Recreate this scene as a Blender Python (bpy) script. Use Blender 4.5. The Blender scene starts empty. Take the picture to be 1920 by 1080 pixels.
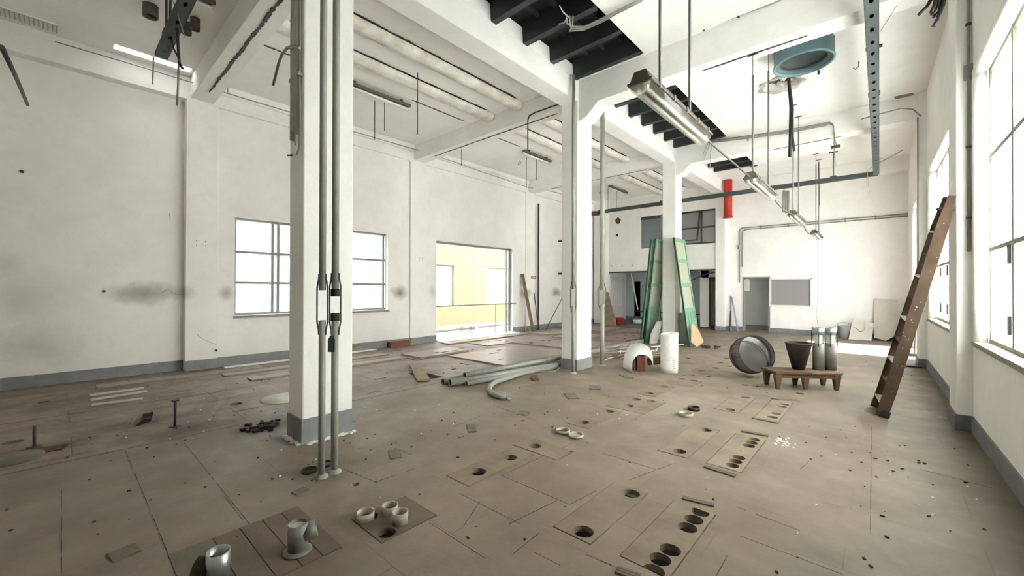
import bpy, bmesh, math, random
from mathutils import Vector, Matrix
from mathutils.geometry import delaunay_2d_cdt
random.seed(7)
S = bpy.context.scene
COL = S.collection
PI = math.pi

# ------------------------------------------------------------------ camera
YAW, PITCH, ROLL, FPX, CY, EYE = 0.732146, 0.0047236, 0.0023629, 766.78, 537.8, 1.5
fwd = Vector((-math.sin(YAW)*math.cos(PITCH), math.cos(YAW)*math.cos(PITCH), math.sin(PITCH)))
rt0 = Vector((math.cos(YAW), math.sin(YAW), 0))
up0 = rt0.cross(fwd)
rt = rt0*math.cos(ROLL) + up0*math.sin(ROLL)
up = -rt0*math.sin(ROLL) + up0*math.cos(ROLL)
cd = bpy.data.cameras.new('camera')
cam = bpy.data.objects.new('camera', cd)
COL.objects.link(cam)
cam.matrix_world = Matrix(((rt.x, up.x, -fwd.x, 0), (rt.y, up.y, -fwd.y, 0), (rt.z, up.z, -fwd.z, EYE), (0, 0, 0, 1)))
cd.sensor_width = 36
cd.lens = 36*FPX/1920
cd.shift_y = -(540-CY)/1920
cd.clip_start = 0.02
cd.clip_end = 300
S.camera = cam

# ------------------------------------------------------------------ world, sun, exposure
w = bpy.data.worlds.new('world')
S.world = w
w.use_nodes = True
bg = w.node_tree.nodes['Background']
bg.inputs['Color'].default_value = (0.955, 0.965, 1.0, 1)
bg.inputs['Strength'].default_value = 14.0
sd = bpy.data.lights.new('sun', 'SUN')
sd.energy = 72
sd.angle = math.radians(1.2)
sd.color = (1.0, 0.99, 0.98)
sun = bpy.data.objects.new('sun', sd)
COL.objects.link(sun)
sun.rotation_mode = 'QUATERNION'
sun.rotation_quaternion = Vector((-1.0, 0.05, -0.93)).to_track_quat('-Z', 'Y')
sun.location = (8, 10, 9)


def portal(loc, direction, sx, sy):
    l = bpy.data.lights.new('daylight_portal', 'AREA')
    l.shape = 'RECTANGLE'
    l.size, l.size_y = sx, sy
    l.cycles.is_portal = True
    o = bpy.data.objects.new('daylight_portal', l)
    COL.objects.link(o)
    o.location = loc
    o.rotation_mode = 'QUATERNION'
    o.rotation_quaternion = Vector(direction).to_track_quat('-Z', 'Z')
    return o


S.view_settings.view_transform = 'Standard'
S.view_settings.look = 'None'
S.view_settings.gamma = 1
S.view_settings.use_curve_mapping = False
S.view_settings.exposure = -0.42
S.cycles.max_bounces = 14
S.cycles.diffuse_bounces = 12
S.cycles.transmission_bounces = 8
S.cycles.transparent_max_bounces = 12
S.cycles.sample_clamp_indirect = 12


# ------------------------------------------------------------------ places measured on the photograph's 1920x1080 frame
def PX(x, y, ax, val):
    d = fwd + rt*((x-960)/FPX) + up*((CY-y)/FPX)
    o = Vector((0, 0, EYE))
    return o + d*((val-o[ax])/d[ax])


def FL(x, y, z=0.0):
    return PX(x, y, 2, z)


# ------------------------------------------------------------------ materials
MATS = {}


def mat(name, color, rough=0.8, metal=0.0, noise=0.0, nscale=4.0, color2=None, bump=0.0, bscale=60.0, spec=0.3, stretch=(1, 1, 1)):
    if name in MATS:
        return MATS[name]
    m = bpy.data.materials.new(name)
    m.use_nodes = True
    nt = m.node_tree
    b = nt.nodes['Principled BSDF']
    b.inputs['Base Color'].default_value = (*color, 1)
    b.inputs['Roughness'].default_value = rough
    b.inputs['Metallic'].default_value = metal
    b.inputs['Specular IOR Level'].default_value = spec
    geo = nt.nodes.new('ShaderNodeNewGeometry')
    mp = nt.nodes.new('ShaderNodeMapping')
    mp.inputs['Scale'].default_value = stretch
    nt.links.new(geo.outputs['Position'], mp.inputs['Vector'])
    if noise > 0 or color2:
        n = nt.nodes.new('ShaderNodeTexNoise')
        n.inputs['Scale'].default_value = nscale
        n.inputs['Detail'].default_value = 7
        n.inputs['Roughness'].default_value = 0.62
        nt.links.new(mp.outputs[0], n.inputs['Vector'])
        cr = nt.nodes.new('ShaderNodeValToRGB')
        c2 = color2 or tuple(c*(1-noise) for c in color)
        cr.color_ramp.elements[0].position = 0.32
        cr.color_ramp.elements[0].color = (*c2, 1)
        cr.color_ramp.elements[1].position = 0.62
        cr.color_ramp.elements[1].color = (*color, 1)
        nt.links.new(n.outputs['Fac'], cr.inputs['Fac'])
        nt.links.new(cr.outputs['Color'], b.inputs['Base Color'])
    if bump > 0:
        n2 = nt.nodes.new('ShaderNodeTexNoise')
        n2.inputs['Scale'].default_value = bscale
        n2.inputs['Detail'].default_value = 5
        bp = nt.nodes.new('ShaderNodeBump')
        bp.inputs['Strength'].default_value = bump
        bp.inputs['Distance'].default_value = 0.01
        nt.links.new(mp.outputs[0], n2.inputs['Vector'])
        nt.links.new(n2.outputs['Fac'], bp.inputs['Height'])
        nt.links.new(bp.outputs['Normal'], b.inputs['Normal'])
    MATS[name] = m
    return m


class NG:
    """small node-writing helper"""
    def __init__(s, m):
        s.nt = m.node_tree
        s.N = s.nt.nodes
        s.L = s.nt.links

    def n(s, t, **k):
        x = s.N.new(t)
        for a, v in k.items():
            setattr(x, a, v)
        return x

    def put(s, sock, v):
        if isinstance(v, bpy.types.NodeSocket):
            s.L.new(v, sock)
        else:
            sock.default_value = v

    def math(s, op, a, b=None, c=None, clamp=False):
        x = s.n('ShaderNodeMath', operation=op, use_clamp=clamp)
        s.put(x.inputs[0], a)
        if b is not None:
            s.put(x.inputs[1], b)
        if c is not None:
            s.put(x.inputs[2], c)
        return x.outputs[0]

    def noise(s, vec, scale, detail=6, rough=0.6):
        x = s.n('ShaderNodeTexNoise')
        s.L.new(vec, x.inputs['Vector'])
        x.inputs['Scale'].default_value = scale
        x.inputs['Detail'].default_value = detail
        x.inputs['Roughness'].default_value = rough
        return x.outputs['Fac']

    def ramp(s, f, lo, hi, a=0.0, b=1.0):
        x = s.n('ShaderNodeMapRange')
        x.clamp = True
        s.put(x.inputs['Value'], f)
        x.inputs['From Min'].default_value = lo
        x.inputs['From Max'].default_value = hi
        x.inputs['To Min'].default_value = a
        x.inputs['To Max'].default_value = b
        return x.outputs['Result']

    def mix(s, f, a, b):
        x = s.n('ShaderNodeMix', data_type='RGBA')
        s.put(x.inputs['Factor'], f)
        for sock, v in ((x.inputs['A'], a), (x.inputs['B'], b)):
            pass
        A = [i for i in x.inputs if i.name == 'A' and i.type == 'RGBA'][0]
        B = [i for i in x.inputs if i.name == 'B' and i.type == 'RGBA'][0]
        s.put(A, a if isinstance(a, bpy.types.NodeSocket) else (*a, 1))
        s.put(B, b if isinstance(b, bpy.types.NodeSocket) else (*b, 1))
        return [o for o in x.outputs if o.type == 'RGBA'][0]


def wall_mat(name, base, stains=(), dirt=0.10, low_dirt=0.0):
    """painted plaster: mottled, with round soot marks (stains: centre, radii, strength)"""
    m = bpy.data.materials.new(name)
    m.use_nodes = True
    g = NG(m)
    b = g.N['Principled BSDF']
    b.inputs['Roughness'].default_value = 0.85
    b.inputs['Specular IOR Level'].default_value = 0.2
    pos = g.n('ShaderNodeNewGeometry').outputs['Position']
    f1 = g.ramp(g.noise(pos, 0.9, 8, 0.65), 0.38, 0.66)
    f2 = g.ramp(g.noise(pos, 7.0, 8, 0.7), 0.50, 0.75)
    c = g.mix(f1, tuple(x*(1-dirt) for x in base), base)
    c = g.mix(g.math('MULTIPLY', f2, 0.22), c, tuple(x*0.72 for x in base))
    f3 = g.ramp(g.noise(pos, 2.2, 10, 0.75), 0.60, 0.72)
    c = g.mix(g.math('MULTIPLY', f3, 0.16), c, (base[0]*0.7, base[1]*0.66, base[2]*0.58))
    nz = g.noise(pos, 3.0, 6, 0.6)
    for (cx, cy, cz), (rx, ry, rz), k in stains:
        v = g.n('ShaderNodeVectorMath', operation='SUBTRACT')
        g.L.new(pos, v.inputs[0])
        v.inputs[1].default_value = (cx, cy, cz)
        v2 = g.n('ShaderNodeVectorMath', operation='DIVIDE')
        g.L.new(v.outputs[0], v2.inputs[0])
        v2.inputs[1].default_value = (rx, ry, rz)
        ln = g.n('ShaderNodeVectorMath', operation='LENGTH')
        g.L.new(v2.outputs[0], ln.inputs[0])
        d = g.math('ADD', ln.outputs['Value'], g.math('MULTIPLY', g.math('SUBTRACT', nz, 0.5), 0.9))
        f = g.ramp(d, 1.05, 0.1, 0.0, k)
        c = g.mix(f, c, (0.16, 0.145, 0.12))
    if low_dirt > 0:
        sx = g.n('ShaderNodeSeparateXYZ')
        g.L.new(pos, sx.inputs[0])
        f = g.math('MULTIPLY', g.ramp(g.math('ADD', sx.outputs['Z'], g.math('MULTIPLY', nz, 0.8)), 1.2, 0.3, 0, low_dirt), 1.0)
        c = g.mix(f, c, (0.36, 0.33, 0.28))
    g.L.new(c, b.inputs['Base Color'])
    bp = g.n('ShaderNodeBump')
    bp.inputs['Strength'].default_value = 0.25
    bp.inputs['Distance'].default_value = 0.008
    g.L.new(g.noise(pos, 35, 6), bp.inputs['Height'])
    g.L.new(bp.outputs['Normal'], b.inputs['Normal'])
    return m


WHITE = (0.885, 0.868, 0.84)
LX = -9.3           # face of the left wall's piers


def st(x, y, rx, ry, k):
    p = PX(x, y, 0, LX-0.05)
    return ((p.x, p.y, p.z), (0.7, rx, ry), k)


M_WL = wall_mat('left_wall_plaster', WHITE, [
    st(275, 550, 0.42, 0.26, 0.75), st(240, 548, 0.35, 0.2, 0.35), st(424, 549, 0.15, 0.17, 0.6), st(340, 550, 0.25, 0.16, 0.45),
    st(750, 549, 0.28, 0.22, 0.9), st(812, 548, 0.14, 0.22, 0.35), st(985, 550, 0.32, 0.22, 0.85),
    st(1044, 548, 0.38, 0.2, 0.85), st(60, 650, 0.6, 0.35, 0.35), st(30, 560, 0.4, 0.4, 0.2), st(10, 495, 0.2, 0.2, 0.25)], low_dirt=0.18)
M_W = wall_mat('white_plaster', WHITE, [((-4.12, 6.88, 1.5), (0.3, 0.35, 0.3), 0.3)])
M_CEIL = wall_mat('ceiling_paint', (0.885, 0.868, 0.84), dirt=0.08)
M_CRUMB = mat('crumbling_plaster', (0.80, 0.77, 0.72), 0.95, color2=(0.55, 0.50, 0.44), nscale=3.5, bump=0.15, bscale=30)
M_SKIRT = mat('grey_skirting', (0.20, 0.20, 0.205), 0.6, noise=0.25, nscale=5)
M_DARK = mat('dark_steel_deck', (0.012, 0.015, 0.016), 0.6, noise=0.5, nscale=3)
M_DARK2 = mat('dark_steel_rib', (0.022, 0.026, 0.027), 0.5, noise=0.4, nscale=3)
M_GALV = mat('galvanised_steel', (0.30, 0.295, 0.27), 0.5, 0.15, noise=0.25, nscale=9)
M_PIPE = mat('grey_painted_pipe', (0.275, 0.275, 0.245), 0.5, 0.0, noise=0.14, nscale=7)
M_TRAY = mat('tray_steel', (0.055, 0.066, 0.068), 0.6, 0.0, noise=0.25, nscale=6)
M_CONDUIT = mat('conduit', (0.27, 0.26, 0.235), 0.55, 0.1, noise=0.15, nscale=8)
M_ROD = mat('lamp_rod', (0.17, 0.165, 0.15), 0.5, 0.2, noise=0.15, nscale=9)
M_IRON = mat('dark_iron', (0.07, 0.068, 0.062), 0.6, 0.4, noise=0.3, nscale=20)
M_BLACK = mat('black_rubber', (0.012, 0.012, 0.012), 0.6)
M_WIRE = mat('pale_wire', (0.4, 0.39, 0.36), 0.6)
M_FRAME = mat('window_frame_grey', (0.20, 0.215, 0.21), 0.5, 0.1, noise=0.15, nscale=12)
M_FRAMER = mat('window_frame_beige', (0.27, 0.26, 0.205), 0.55, noise=0.2, nscale=14)
M_SILL = mat('stone_sill', (0.30, 0.27, 0.22), 0.75, noise=0.3, nscale=10)
M_BLUE = mat('blue_fan_paint', (0.12, 0.205, 0.245), 0.45, noise=0.15, nscale=6)
M_BLUED = mat('fan_inside', (0.028, 0.034, 0.034), 0.6, noise=0.3, nscale=6)
M_RED = mat('red_pipe_paint', (0.42, 0.035, 0.022), 0.4, noise=0.15, nscale=8)
M_WOOD = mat('old_wood', (0.17, 0.105, 0.065), 0.8, noise=0.45, nscale=5, bump=0.3, bscale=30, stretch=(6, 6, 1))
M_LADDER = mat('paint_spattered_wood', (0.058, 0.034, 0.020), 0.9, color2=(0.030, 0.018, 0.011), nscale=6, bump=0.25)
M_BENCH = mat('bench_wood', (0.105, 0.062, 0.036), 0.7, noise=0.4, nscale=9)
M_PLY = mat('plywood', (0.42, 0.27, 0.17), 0.7, noise=0.15, nscale=5)
M_PLANK = mat('dusty_plank', (0.27, 0.205, 0.15), 0.85, noise=0.35, nscale=7)
M_CARTON = mat('brown_panel', (0.11, 0.030, 0.016), 0.6, noise=0.2, nscale=8)
M_SHEET = mat('white_sheet', (0.80, 0.79, 0.76), 0.5, noise=0.12, nscale=12)
M_PANELW = mat('cream_panel', (0.55, 0.53, 0.46), 0.5, noise=0.08, nscale=8)
M_GREEN = mat('green_door_paint', (0.14, 0.255, 0.185), 0.5, noise=0.2, nscale=8)
M_GREEND = mat('green_door_edge', (0.02, 0.065, 0.042), 0.5, noise=0.3, nscale=8)
M_GUN = mat('dull_black_iron', (0.035, 0.028, 0.024), 0.55, 0.3, noise=0.3, nscale=8)
M_ALU = mat('aluminium', (0.42, 0.43, 0.43), 0.35, 0.8, noise=0.15, nscale=8)
M_TIN = mat('dull_tin', (0.21, 0.20, 0.18), 0.5, 0.3, noise=0.25, nscale=7)
M_TUBE = mat('tube_glass', (0.88, 0.88, 0.85), 0.25)
M_HOUS = mat('lamp_housing', (0.10, 0.082, 0.060), 0.55, noise=0.35, nscale=9)
M_BRICK = mat('red_brick', (0.17, 0.07, 0.042), 0.9, noise=0.3, nscale=15)
M_REDP = mat('red_plastic', (0.40, 0.05, 0.025), 0.5)
M_YEL = mat('yellow_render', (0.31, 0.275, 0.165), 0.9, noise=0.10, nscale=1.2)
M_CONC = mat('concrete', (0.50, 0.48, 0.44), 0.9, noise=0.2, nscale=3)
M_DIRT = mat('dark_dirt', (0.045, 0.035, 0.028), 0.95, noise=0.4, nscale=20)
M_COLLAR = mat('collar_ring', (0.42, 0.38, 0.31), 0.6, 0.1, noise=0.3, nscale=16)
M_ZINC = mat('zinc_duct', (0.20, 0.20, 0.18), 0.5, 0.3, noise=0.35, nscale=12)
M_LILAC = mat('lilac_strip', (0.30, 0.29, 0.36), 0.6)
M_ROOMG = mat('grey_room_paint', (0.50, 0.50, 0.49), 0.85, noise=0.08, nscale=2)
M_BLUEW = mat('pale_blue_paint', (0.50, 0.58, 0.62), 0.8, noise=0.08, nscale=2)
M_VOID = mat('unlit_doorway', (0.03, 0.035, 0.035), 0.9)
M_PIT = mat('shaded_pit_soil', (0.03, 0.022, 0.016), 0.95, noise=0.4, nscale=6)  # soil brown darkened: the holes' shade is put into the colour


def glass_mat(name, tint, transp=0.5, rough=0.6, dust=0.0):
    m = bpy.data.materials.new(name)
    m.use_nodes = True
    g = NG(m)
    out = g.N['Material Output']
    g.N.remove(g.N['Principled BSDF'])
    tr = g.n('ShaderNodeBsdfTransparent')
    tr.inputs['Color'].default_value = (*[min(1, t*1.05) for t in tint], 1)
    tl = g.n('ShaderNodeBsdfTranslucent')
    tl.inputs['Color'].default_value = (*tint, 1)
    gl = g.n('ShaderNodeBsdfGlossy')
    gl.inputs['Roughness'].default_value = 0.15
    mx = g.n('ShaderNodeMixShader')
    mx.inputs[0].default_value = 1-transp
    g.L.new(tr.outputs[0], mx.inputs[1])
    g.L.new(tl.outputs[0], mx.inputs[2])
    df = g.n('ShaderNodeBsdfDiffuse')
    df.inputs['Color'].default_value = (*tint, 1)
    m3 = g.n('ShaderNodeMixShader')
    m3.inputs[0].default_value = dust
    g.L.new(mx.outputs[0], m3.inputs[1])
    g.L.new(df.outputs[0], m3.inputs[2])
    m2 = g.n('ShaderNodeMixShader')
    m2.inputs[0].default_value = 0.05
    g.L.new(m3.outputs[0], m2.inputs[1])
    g.L.new(gl.outputs[0], m2.inputs[2])
    g.L.new(m2.outputs[0], out.inputs['Surface'])
    return m


M_FROST = glass_mat('frosted_pane', (0.93, 0.96, 0.92), 0.0)
M_CLEAR = glass_mat('clear_pane', (0.90, 0.93, 0.92), 0.85)
M_GREENGL = glass_mat('dusty_door_pane', (0.60, 0.61, 0.50), 0.35, dust=0.45)
M_SMOKE = glass_mat('dusty_grey_pane', (0.42, 0.41, 0.41), 0.35, dust=0.6)
M_BLUEGL = glass_mat('blue_grey_pane', (0.30, 0.35, 0.38), 0.45, dust=0.5)
M_LENS = glass_mat('lamp_diffuser', (0.85, 0.84, 0.80), 0.72)


def floor_mat():
    m = bpy.data.materials.new('dusty_floor')
    m.use_nodes = True
    g = NG(m)
    b = g.N['Principled BSDF']
    pos = g.n('ShaderNodeNewGeometry').outputs['Position']
    sx = g.n('ShaderNodeSeparateXYZ')
    g.L.new(pos, sx.inputs[0])
    X, Y = sx.outputs['X'], sx.outputs['Y']
    tan, tan2 = (0.205, 0.163, 0.122), (0.132, 0.102, 0.074)
    brn, brn2 = (0.19, 0.142, 0.110), (0.095, 0.066, 0.050)
    n1 = g.ramp(g.noise(pos, 1.1, 9, 0.65), 0.36, 0.66)
    c = g.mix(n1, tan2, tan)
    n2 = g.ramp(g.noise(pos, 5, 10, 0.75), 0.56, 0.74)
    c = g.mix(g.math('MULTIPLY', n2, 0.42), c, (0.30, 0.26, 0.21))
    n4 = g.ramp(g.noise(pos, 2.3, 12, 0.8), 0.50, 0.68)
    c = g.mix(g.math('MULTIPLY', n4, 0.38), c, (0.095, 0.070, 0.050))
    n3 = g.ramp(g.noise(pos, 26, 8, 0.8), 0.62, 0.74)
    c = g.mix(g.math('MULTIPLY', n3, 0.5), c, (0.07, 0.052, 0.038))
    # dimness painted in: floor colour darkens and greys towards the right wall
    edge = g.ramp(g.math('ADD', X, g.math('MULTIPLY', g.noise(pos, 0.8, 5), 1.2)), -0.9, 1.3, 0.0, 0.42)
    c = g.mix(edge, c, (0.075, 0.064, 0.05))
    # tile joints
    br = g.n('ShaderNodeTexBrick')
    mp = g.n('ShaderNodeMapping')
    mp.inputs['Location'].default_value = (0.15, -0.02, 0)
    g.L.new(pos, mp.inputs['Vector'])
    g.L.new(mp.outputs[0], br.inputs['Vector'])
    br.inputs['Scale'].default_value = 1.0
    br.inputs['Brick Width'].default_value = 1.2
    br.inputs['Row Height'].default_value = 0.4
    br.inputs['Mortar Size'].default_value = 0.0028
    br.inputs['Color1'].default_value = (0, 0, 0, 1)
    br.inputs['Color2'].default_value = (1, 1, 1, 1)
    tv = g.n('ShaderNodeSeparateColor')
    g.L.new(br.outputs['Color'], tv.inputs[0])
    c = g.mix(g.math('MULTIPLY', tv.outputs[0], 0.13), c, (0.20, 0.165, 0.125))
    jm = g.ramp(g.noise(pos, 1.3, 5), 0.44, 0.60, 0.0, 0.7)
    c = g.mix(g.math('MULTIPLY', br.outputs['Fac'], jm), c, (0.07, 0.05, 0.035))
    # brown timber-covered zone along the left
    b1 = g.ramp(g.noise(pos, 1.6, 9, 0.7), 0.38, 0.62)
    cb = g.mix(b1, brn2, brn)
    b2 = g.ramp(g.noise(pos, 7, 8, 0.7), 0.55, 0.72)
    cb = g.mix(g.math('MULTIPLY', b2, 0.4), cb, (0.36, 0.31, 0.26))
    br2 = g.n('ShaderNodeTexBrick')
    mp2 = g.n('ShaderNodeMapping')
    mp2.inputs['Rotation'].default_value = (0, 0, PI/2)
    mp2.inputs['Location'].default_value = (0.1, 0.18, 0)
    g.L.new(pos, mp2.inputs['Vector'])
    g.L.new(mp2.outputs[0], br2.inputs['Vector'])
    br2.inputs['Scale'].default_value = 1.0
    br2.inputs['Brick Width'].default_value = 1.35
    br2.inputs['Row Height'].default_value = 0.65
    br2.inputs['Mortar Size'].default_value = 0.006
    br2.inputs['Color1'].default_value = (0, 0, 0, 1)
    br2.inputs['Color2'].default_value = (1, 1, 1, 1)
    tv2 = g.n('ShaderNodeSeparateColor')
    g.L.new(br2.outputs['Color'], tv2.inputs[0])
    cb = g.mix(g.math('MULTIPLY', tv2.outputs[0], 0.25), cb, (0.30, 0.25, 0.20))
    cb = g.mix(g.math('MULTIPLY', br2.outputs['Fac'], 0.7), cb, (0.04, 0.03, 0.02))
    xe = g.math('ADD', X, g.math('MULTIPLY', g.noise(pos, 0.6, 2), 0.0))
    fz = g.ramp(xe, -5.21, -5.235)
    c = g.mix(fz, c, cb)
    for xl, wd in ((-5.225, 0.018), (-7.15, 0.018)):
        f = g.ramp(g.math('ABSOLUTE', g.math('SUBTRACT', X, xl)), wd, wd*0.5)
        c = g.mix(g.math('MULTIPLY', f, 0.85), c, (0.045, 0.03, 0.02))
    nz = g.noise(pos, 4.0, 6, 0.7)
    for (px_, py_), rx, ry, k, colr in (((270, 790), 0.25, 0.5, 0.7, (0.035, 0.022, 0.015)), ((325, 812), 0.3, 0.5, 0.55, (0.06, 0.032, 0.022)), ((385, 800), 0.3, 0.7, 0.5, (0.09, 0.05, 0.035)),
                                         ((60, 845), 0.22, 0.5, 0.7, (0.045, 0.025, 0.017)), ((170, 750), 0.5, 0.9, 0.6, (0.07, 0.05, 0.037)), ((520, 770), 0.5, 0.6, 0.35, (0.09, 0.06, 0.045)),
                                         ((500, 800), 0.3, 0.3, 0.7, (0.03, 0.02, 0.015)), ((545, 818), 0.2, 0.25, 0.6, (0.05, 0.035, 0.025)), ((700, 965), 0.35, 0.28, 0.45, (0.09, 0.062, 0.042)), ((560, 1010), 0.45, 0.5, 0.35, (0.10, 0.07, 0.05)),
                                         ((1230, 760), 0.7, 1.0, 0.28, (0.36, 0.32, 0.26)), ((1010, 640), 1.5, 2.2, 0.25, (0.30, 0.27, 0.25)), ((1210, 955), 0.12, 0.2, 0.3, (0.10, 0.075, 0.06)), ((890, 820), 0.6, 0.7, 0.3, (0.13, 0.10, 0.075))):
        p = FL(px_, py_)
        v = g.n('ShaderNodeVectorMath', operation='SUBTRACT')
        g.L.new(pos, v.inputs[0])
        v.inputs[1].default_value = (p.x, p.y, 0)
        v2 = g.n('ShaderNodeVectorMath', operation='DIVIDE')
        g.L.new(v.outputs[0], v2.inputs[0])
        v2.inputs[1].default_value = (rx, ry, 1)
        ln = g.n('ShaderNodeVectorMath', operation='LENGTH')
        g.L.new(v2.outputs[0], ln.inputs[0])
        d = g.math('ADD', ln.outputs['Value'], g.math('MULTIPLY', g.math('SUBTRACT', nz, 0.5), 1.6))
        c = g.mix(g.ramp(d, 1.1, 0.3, 0.0, k), c, colr)
    g.L.new(c, b.inputs['Base Color'])
    rr = g.ramp(g.noise(pos, 2.5, 6), 0.3, 0.7, 0.42, 0.7)
    g.L.new(rr, b.inputs['Roughness'])
    b.inputs['Specular IOR Level'].default_value = 0.35
    bp = g.n('ShaderNodeBump')
    bp.inputs['Strength'].default_value = 0.3
    bp.inputs['Distance'].default_value = 0.006
    g.L.new(g.noise(pos, 18, 8, 0.7), bp.inputs['Height'])
    g.L.new(bp.outputs['Normal'], b.inputs['Normal'])
    return m


M_FLOOR = floor_mat()
M_HATCH = mat('dusty_hatch', (0.20, 0.157, 0.114), 0.7, noise=0.35, nscale=3.5, bump=0.15)
M_HATCHB = mat('brown_hatch', (0.125, 0.092, 0.066), 0.7, noise=0.2, nscale=4, bump=0.15)
M_HATCHG = mat('greenish_hatch', (0.125, 0.108, 0.084), 0.7, noise=0.18, nscale=4, bump=0.15)
M_BOARD = mat('dusty_board', (0.25, 0.195, 0.16), 0.3, noise=0.30, nscale=3, bump=0.2)


# ------------------------------------------------------------------ mesh helpers
class B:
    def __init__(s):
        s.v, s.f, s.sm = [], [], []

    def add(s, vs, fs, smooth=False):
        o = len(s.v)
        s.v += [Vector(v) for v in vs]
        for f in fs:
            s.f.append([i+o for i in f])
            s.sm.append(smooth)
        return s

    def box(s, x0, x1, y0, y1, z0, z1, xf=None):
        vs = [(x, y, z) for x in (x0, x1) for y in (y0, y1) for z in (z0, z1)]
        if xf:
            vs = [xf(Vector(v)) for v in vs]
        return s.add(vs, [(0, 1, 3, 2), (4, 6, 7, 5), (0, 4, 5, 1), (2, 3, 7, 6), (0, 2, 6, 4), (1, 5, 7, 3)])

    def obox(s, c, size, M=None):
        M = M or Matrix()
        hx, hy, hz = size[0]/2, size[1]/2, size[2]/2
        c = Vector(c)
        vs = [c + (M.to_3x3() @ Vector((a*hx, b*hy, d*hz))) for a in (-1, 1) for b in (-1, 1) for d in (-1, 1)]
        return s.add(vs, [(0, 1, 3, 2), (4, 6, 7, 5), (0, 4, 5, 1), (2, 3, 7, 6), (0, 2, 6, 4), (1, 5, 7, 3)])

    def bar(s, p0, p1, wx, wy, upv=(0, 0, 1)):
        """rectangular bar from p0 to p1"""
        p0, p1 = Vector(p0), Vector(p1)
        d = (p1-p0).normalized()
        a = d.cross(Vector(upv))
        if a.length < 1e-4:
            a = d.cross(Vector((1, 0, 0)))
        a.normalize()
        b = a.cross(d)
        vs = [p + a*i*wx/2 + b*j*wy/2 for p in (p0, p1) for i, j in ((-1, -1), (1, -1), (1, 1), (-1, 1))]
        return s.add(vs, [(0, 3, 2, 1), (4, 5, 6, 7), (0, 1, 5, 4), (1, 2, 6, 5), (2, 3, 7, 6), (3, 0, 4, 7)])

    def tube(s, pts, r, n=10, cap=True, r2=None):
        pts = [Vector(p) for p in pts]
        rings = []
        prev = None
        for i, p in enumerate(pts):
            if i == 0:
                d = pts[1]-p
            elif i == len(pts)-1:
                d = p-pts[-2]
            else:
                d = (pts[i+1]-p).normalized()+(p-pts[i-1]).normalized()
            d.normalize()
            if prev is None:
                a = d.cross(Vector((0, 0, 1)))
                if a.length < 1e-3:
                    a = d.cross(Vector((1, 0, 0)))
            else:
                a = prev - d*prev.dot(d)
            a.normalize()
            prev = a
            b = d.cross(a)
            rr = r if r2 is None else r+(r2-r)*i/(len(pts)-1)
            rings.append([p + (a*math.cos(t)+b*math.sin(t))*rr for t in [2*PI*k/n for k in range(n)]])
        vs = [v for R_ in rings for v in R_]
        fs = []
        for i in range(len(rings)-1):
            for k in range(n):
                k2 = (k+1) % n
                fs.append((i*n+k, i*n+k2, (i+1)*n+k2, (i+1)*n+k))
        s.add(vs, fs, True)
        if cap:
            o = (len(rings)-1)*n
            s.add(rings[0], [tuple(range(n))[::-1]])
            s.add(rings[-1], [tuple(range(n))])
        return s

    def pipe(s, p0, p1, ro, ri, n=24):
        """hollow straight pipe, open at both ends"""
        p0, p1 = Vector(p0), Vector(p1)
        d = (p1-p0).normalized()
        a = d.cross(Vector((0, 0, 1)))
        if a.length < 1e-3:
            a = Vector((1, 0, 0))
        a.normalize()
        b = d.cross(a)
        cs = [(a*math.cos(2*PI*k/n)+b*math.sin(2*PI*k/n)) for k in range(n)]
        vs = [p0+c*ro for c in cs]+[p1+c*ro for c in cs]+[p1+c*ri for c in cs]+[p0+c*ri for c in cs]
        fs = []
        for q in range(4):
            q2 = (q+1) % 4
            for k in range(n):
                k2 = (k+1) % n
                fs.append((q*n+k, q*n+k2, q2*n+k2, q2*n+k))
        return s.add(vs, fs, True)

    def lathe(s, c, prof, n=32, M=None):
        """profile (r, z) turned about z through c"""
        c = Vector(c)
        vs = []
        for r, z in prof:
            for k in range(n):
                v = Vector((r*math.cos(2*PI*k/n), r*math.sin(2*PI*k/n), z))
                if M:
                    v = M.to_3x3() @ v
                vs.append(c+v)
        fs = []
        for i in range(len(prof)-1):
            for k in range(n):
                k2 = (k+1) % n
                fs.append((i*n+k, i*n+k2, (i+1)*n+k2, (i+1)*n+k))
        return s.add(vs, fs, True)

    def prism(s, poly, z0, z1):
        n = len(poly)
        vs = [(p[0], p[1], z0) for p in poly]+[(p[0], p[1], z1) for p in poly]
        fs = [tuple(range(n))[::-1], tuple(range(n, 2*n))]
        fs += [(i, (i+1) % n, n+(i+1) % n, n+i) for i in range(n)]
        return s.add(vs, fs)

    def plate(s, poly, holes, z0, z1):
        """slab with holes; poly and holes are lists of (x, y)"""
        loops = [poly]+holes
        vs, es = [], []
        for lp in loops:
            o = len(vs)
            vs += [Vector((p[0], p[1])) for p in lp]
            es += [(o+i, o+(i+1) % len(lp)) for i in range(len(lp))]
        ov, oe, of, _, _, _ = delaunay_2d_cdt(vs, es, [], 0, 1e-5)

        def inside(p, lp):
            c = False
            j = len(lp)-1
            for i in range(len(lp)):
                xi, yi, xj, yj = lp[i][0], lp[i][1], lp[j][0], lp[j][1]
                if (yi > p[1]) != (yj > p[1]) and p[0] < (xj-xi)*(p[1]-yi)/(yj-yi)+xi:
                    c = not c
                j = i
            return c
        tris = []
        for f in of:
            m = sum((ov[i] for i in f), Vector((0, 0)))/len(f)
            if inside(m, poly) and not any(inside(m, h) for h in holes):
                tris.append(f)
        s.add([(v.x, v.y, z1) for v in ov], [tuple(f) for f in tris])
        s.add([(v.x, v.y, z0) for v in ov], [tuple(f)[::-1] for f in tris])
        cnt = {}
        for f in tris:
            for i in range(len(f)):
                e = (f[i], f[(i+1) % len(f)])
                cnt[e] = 1
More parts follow.
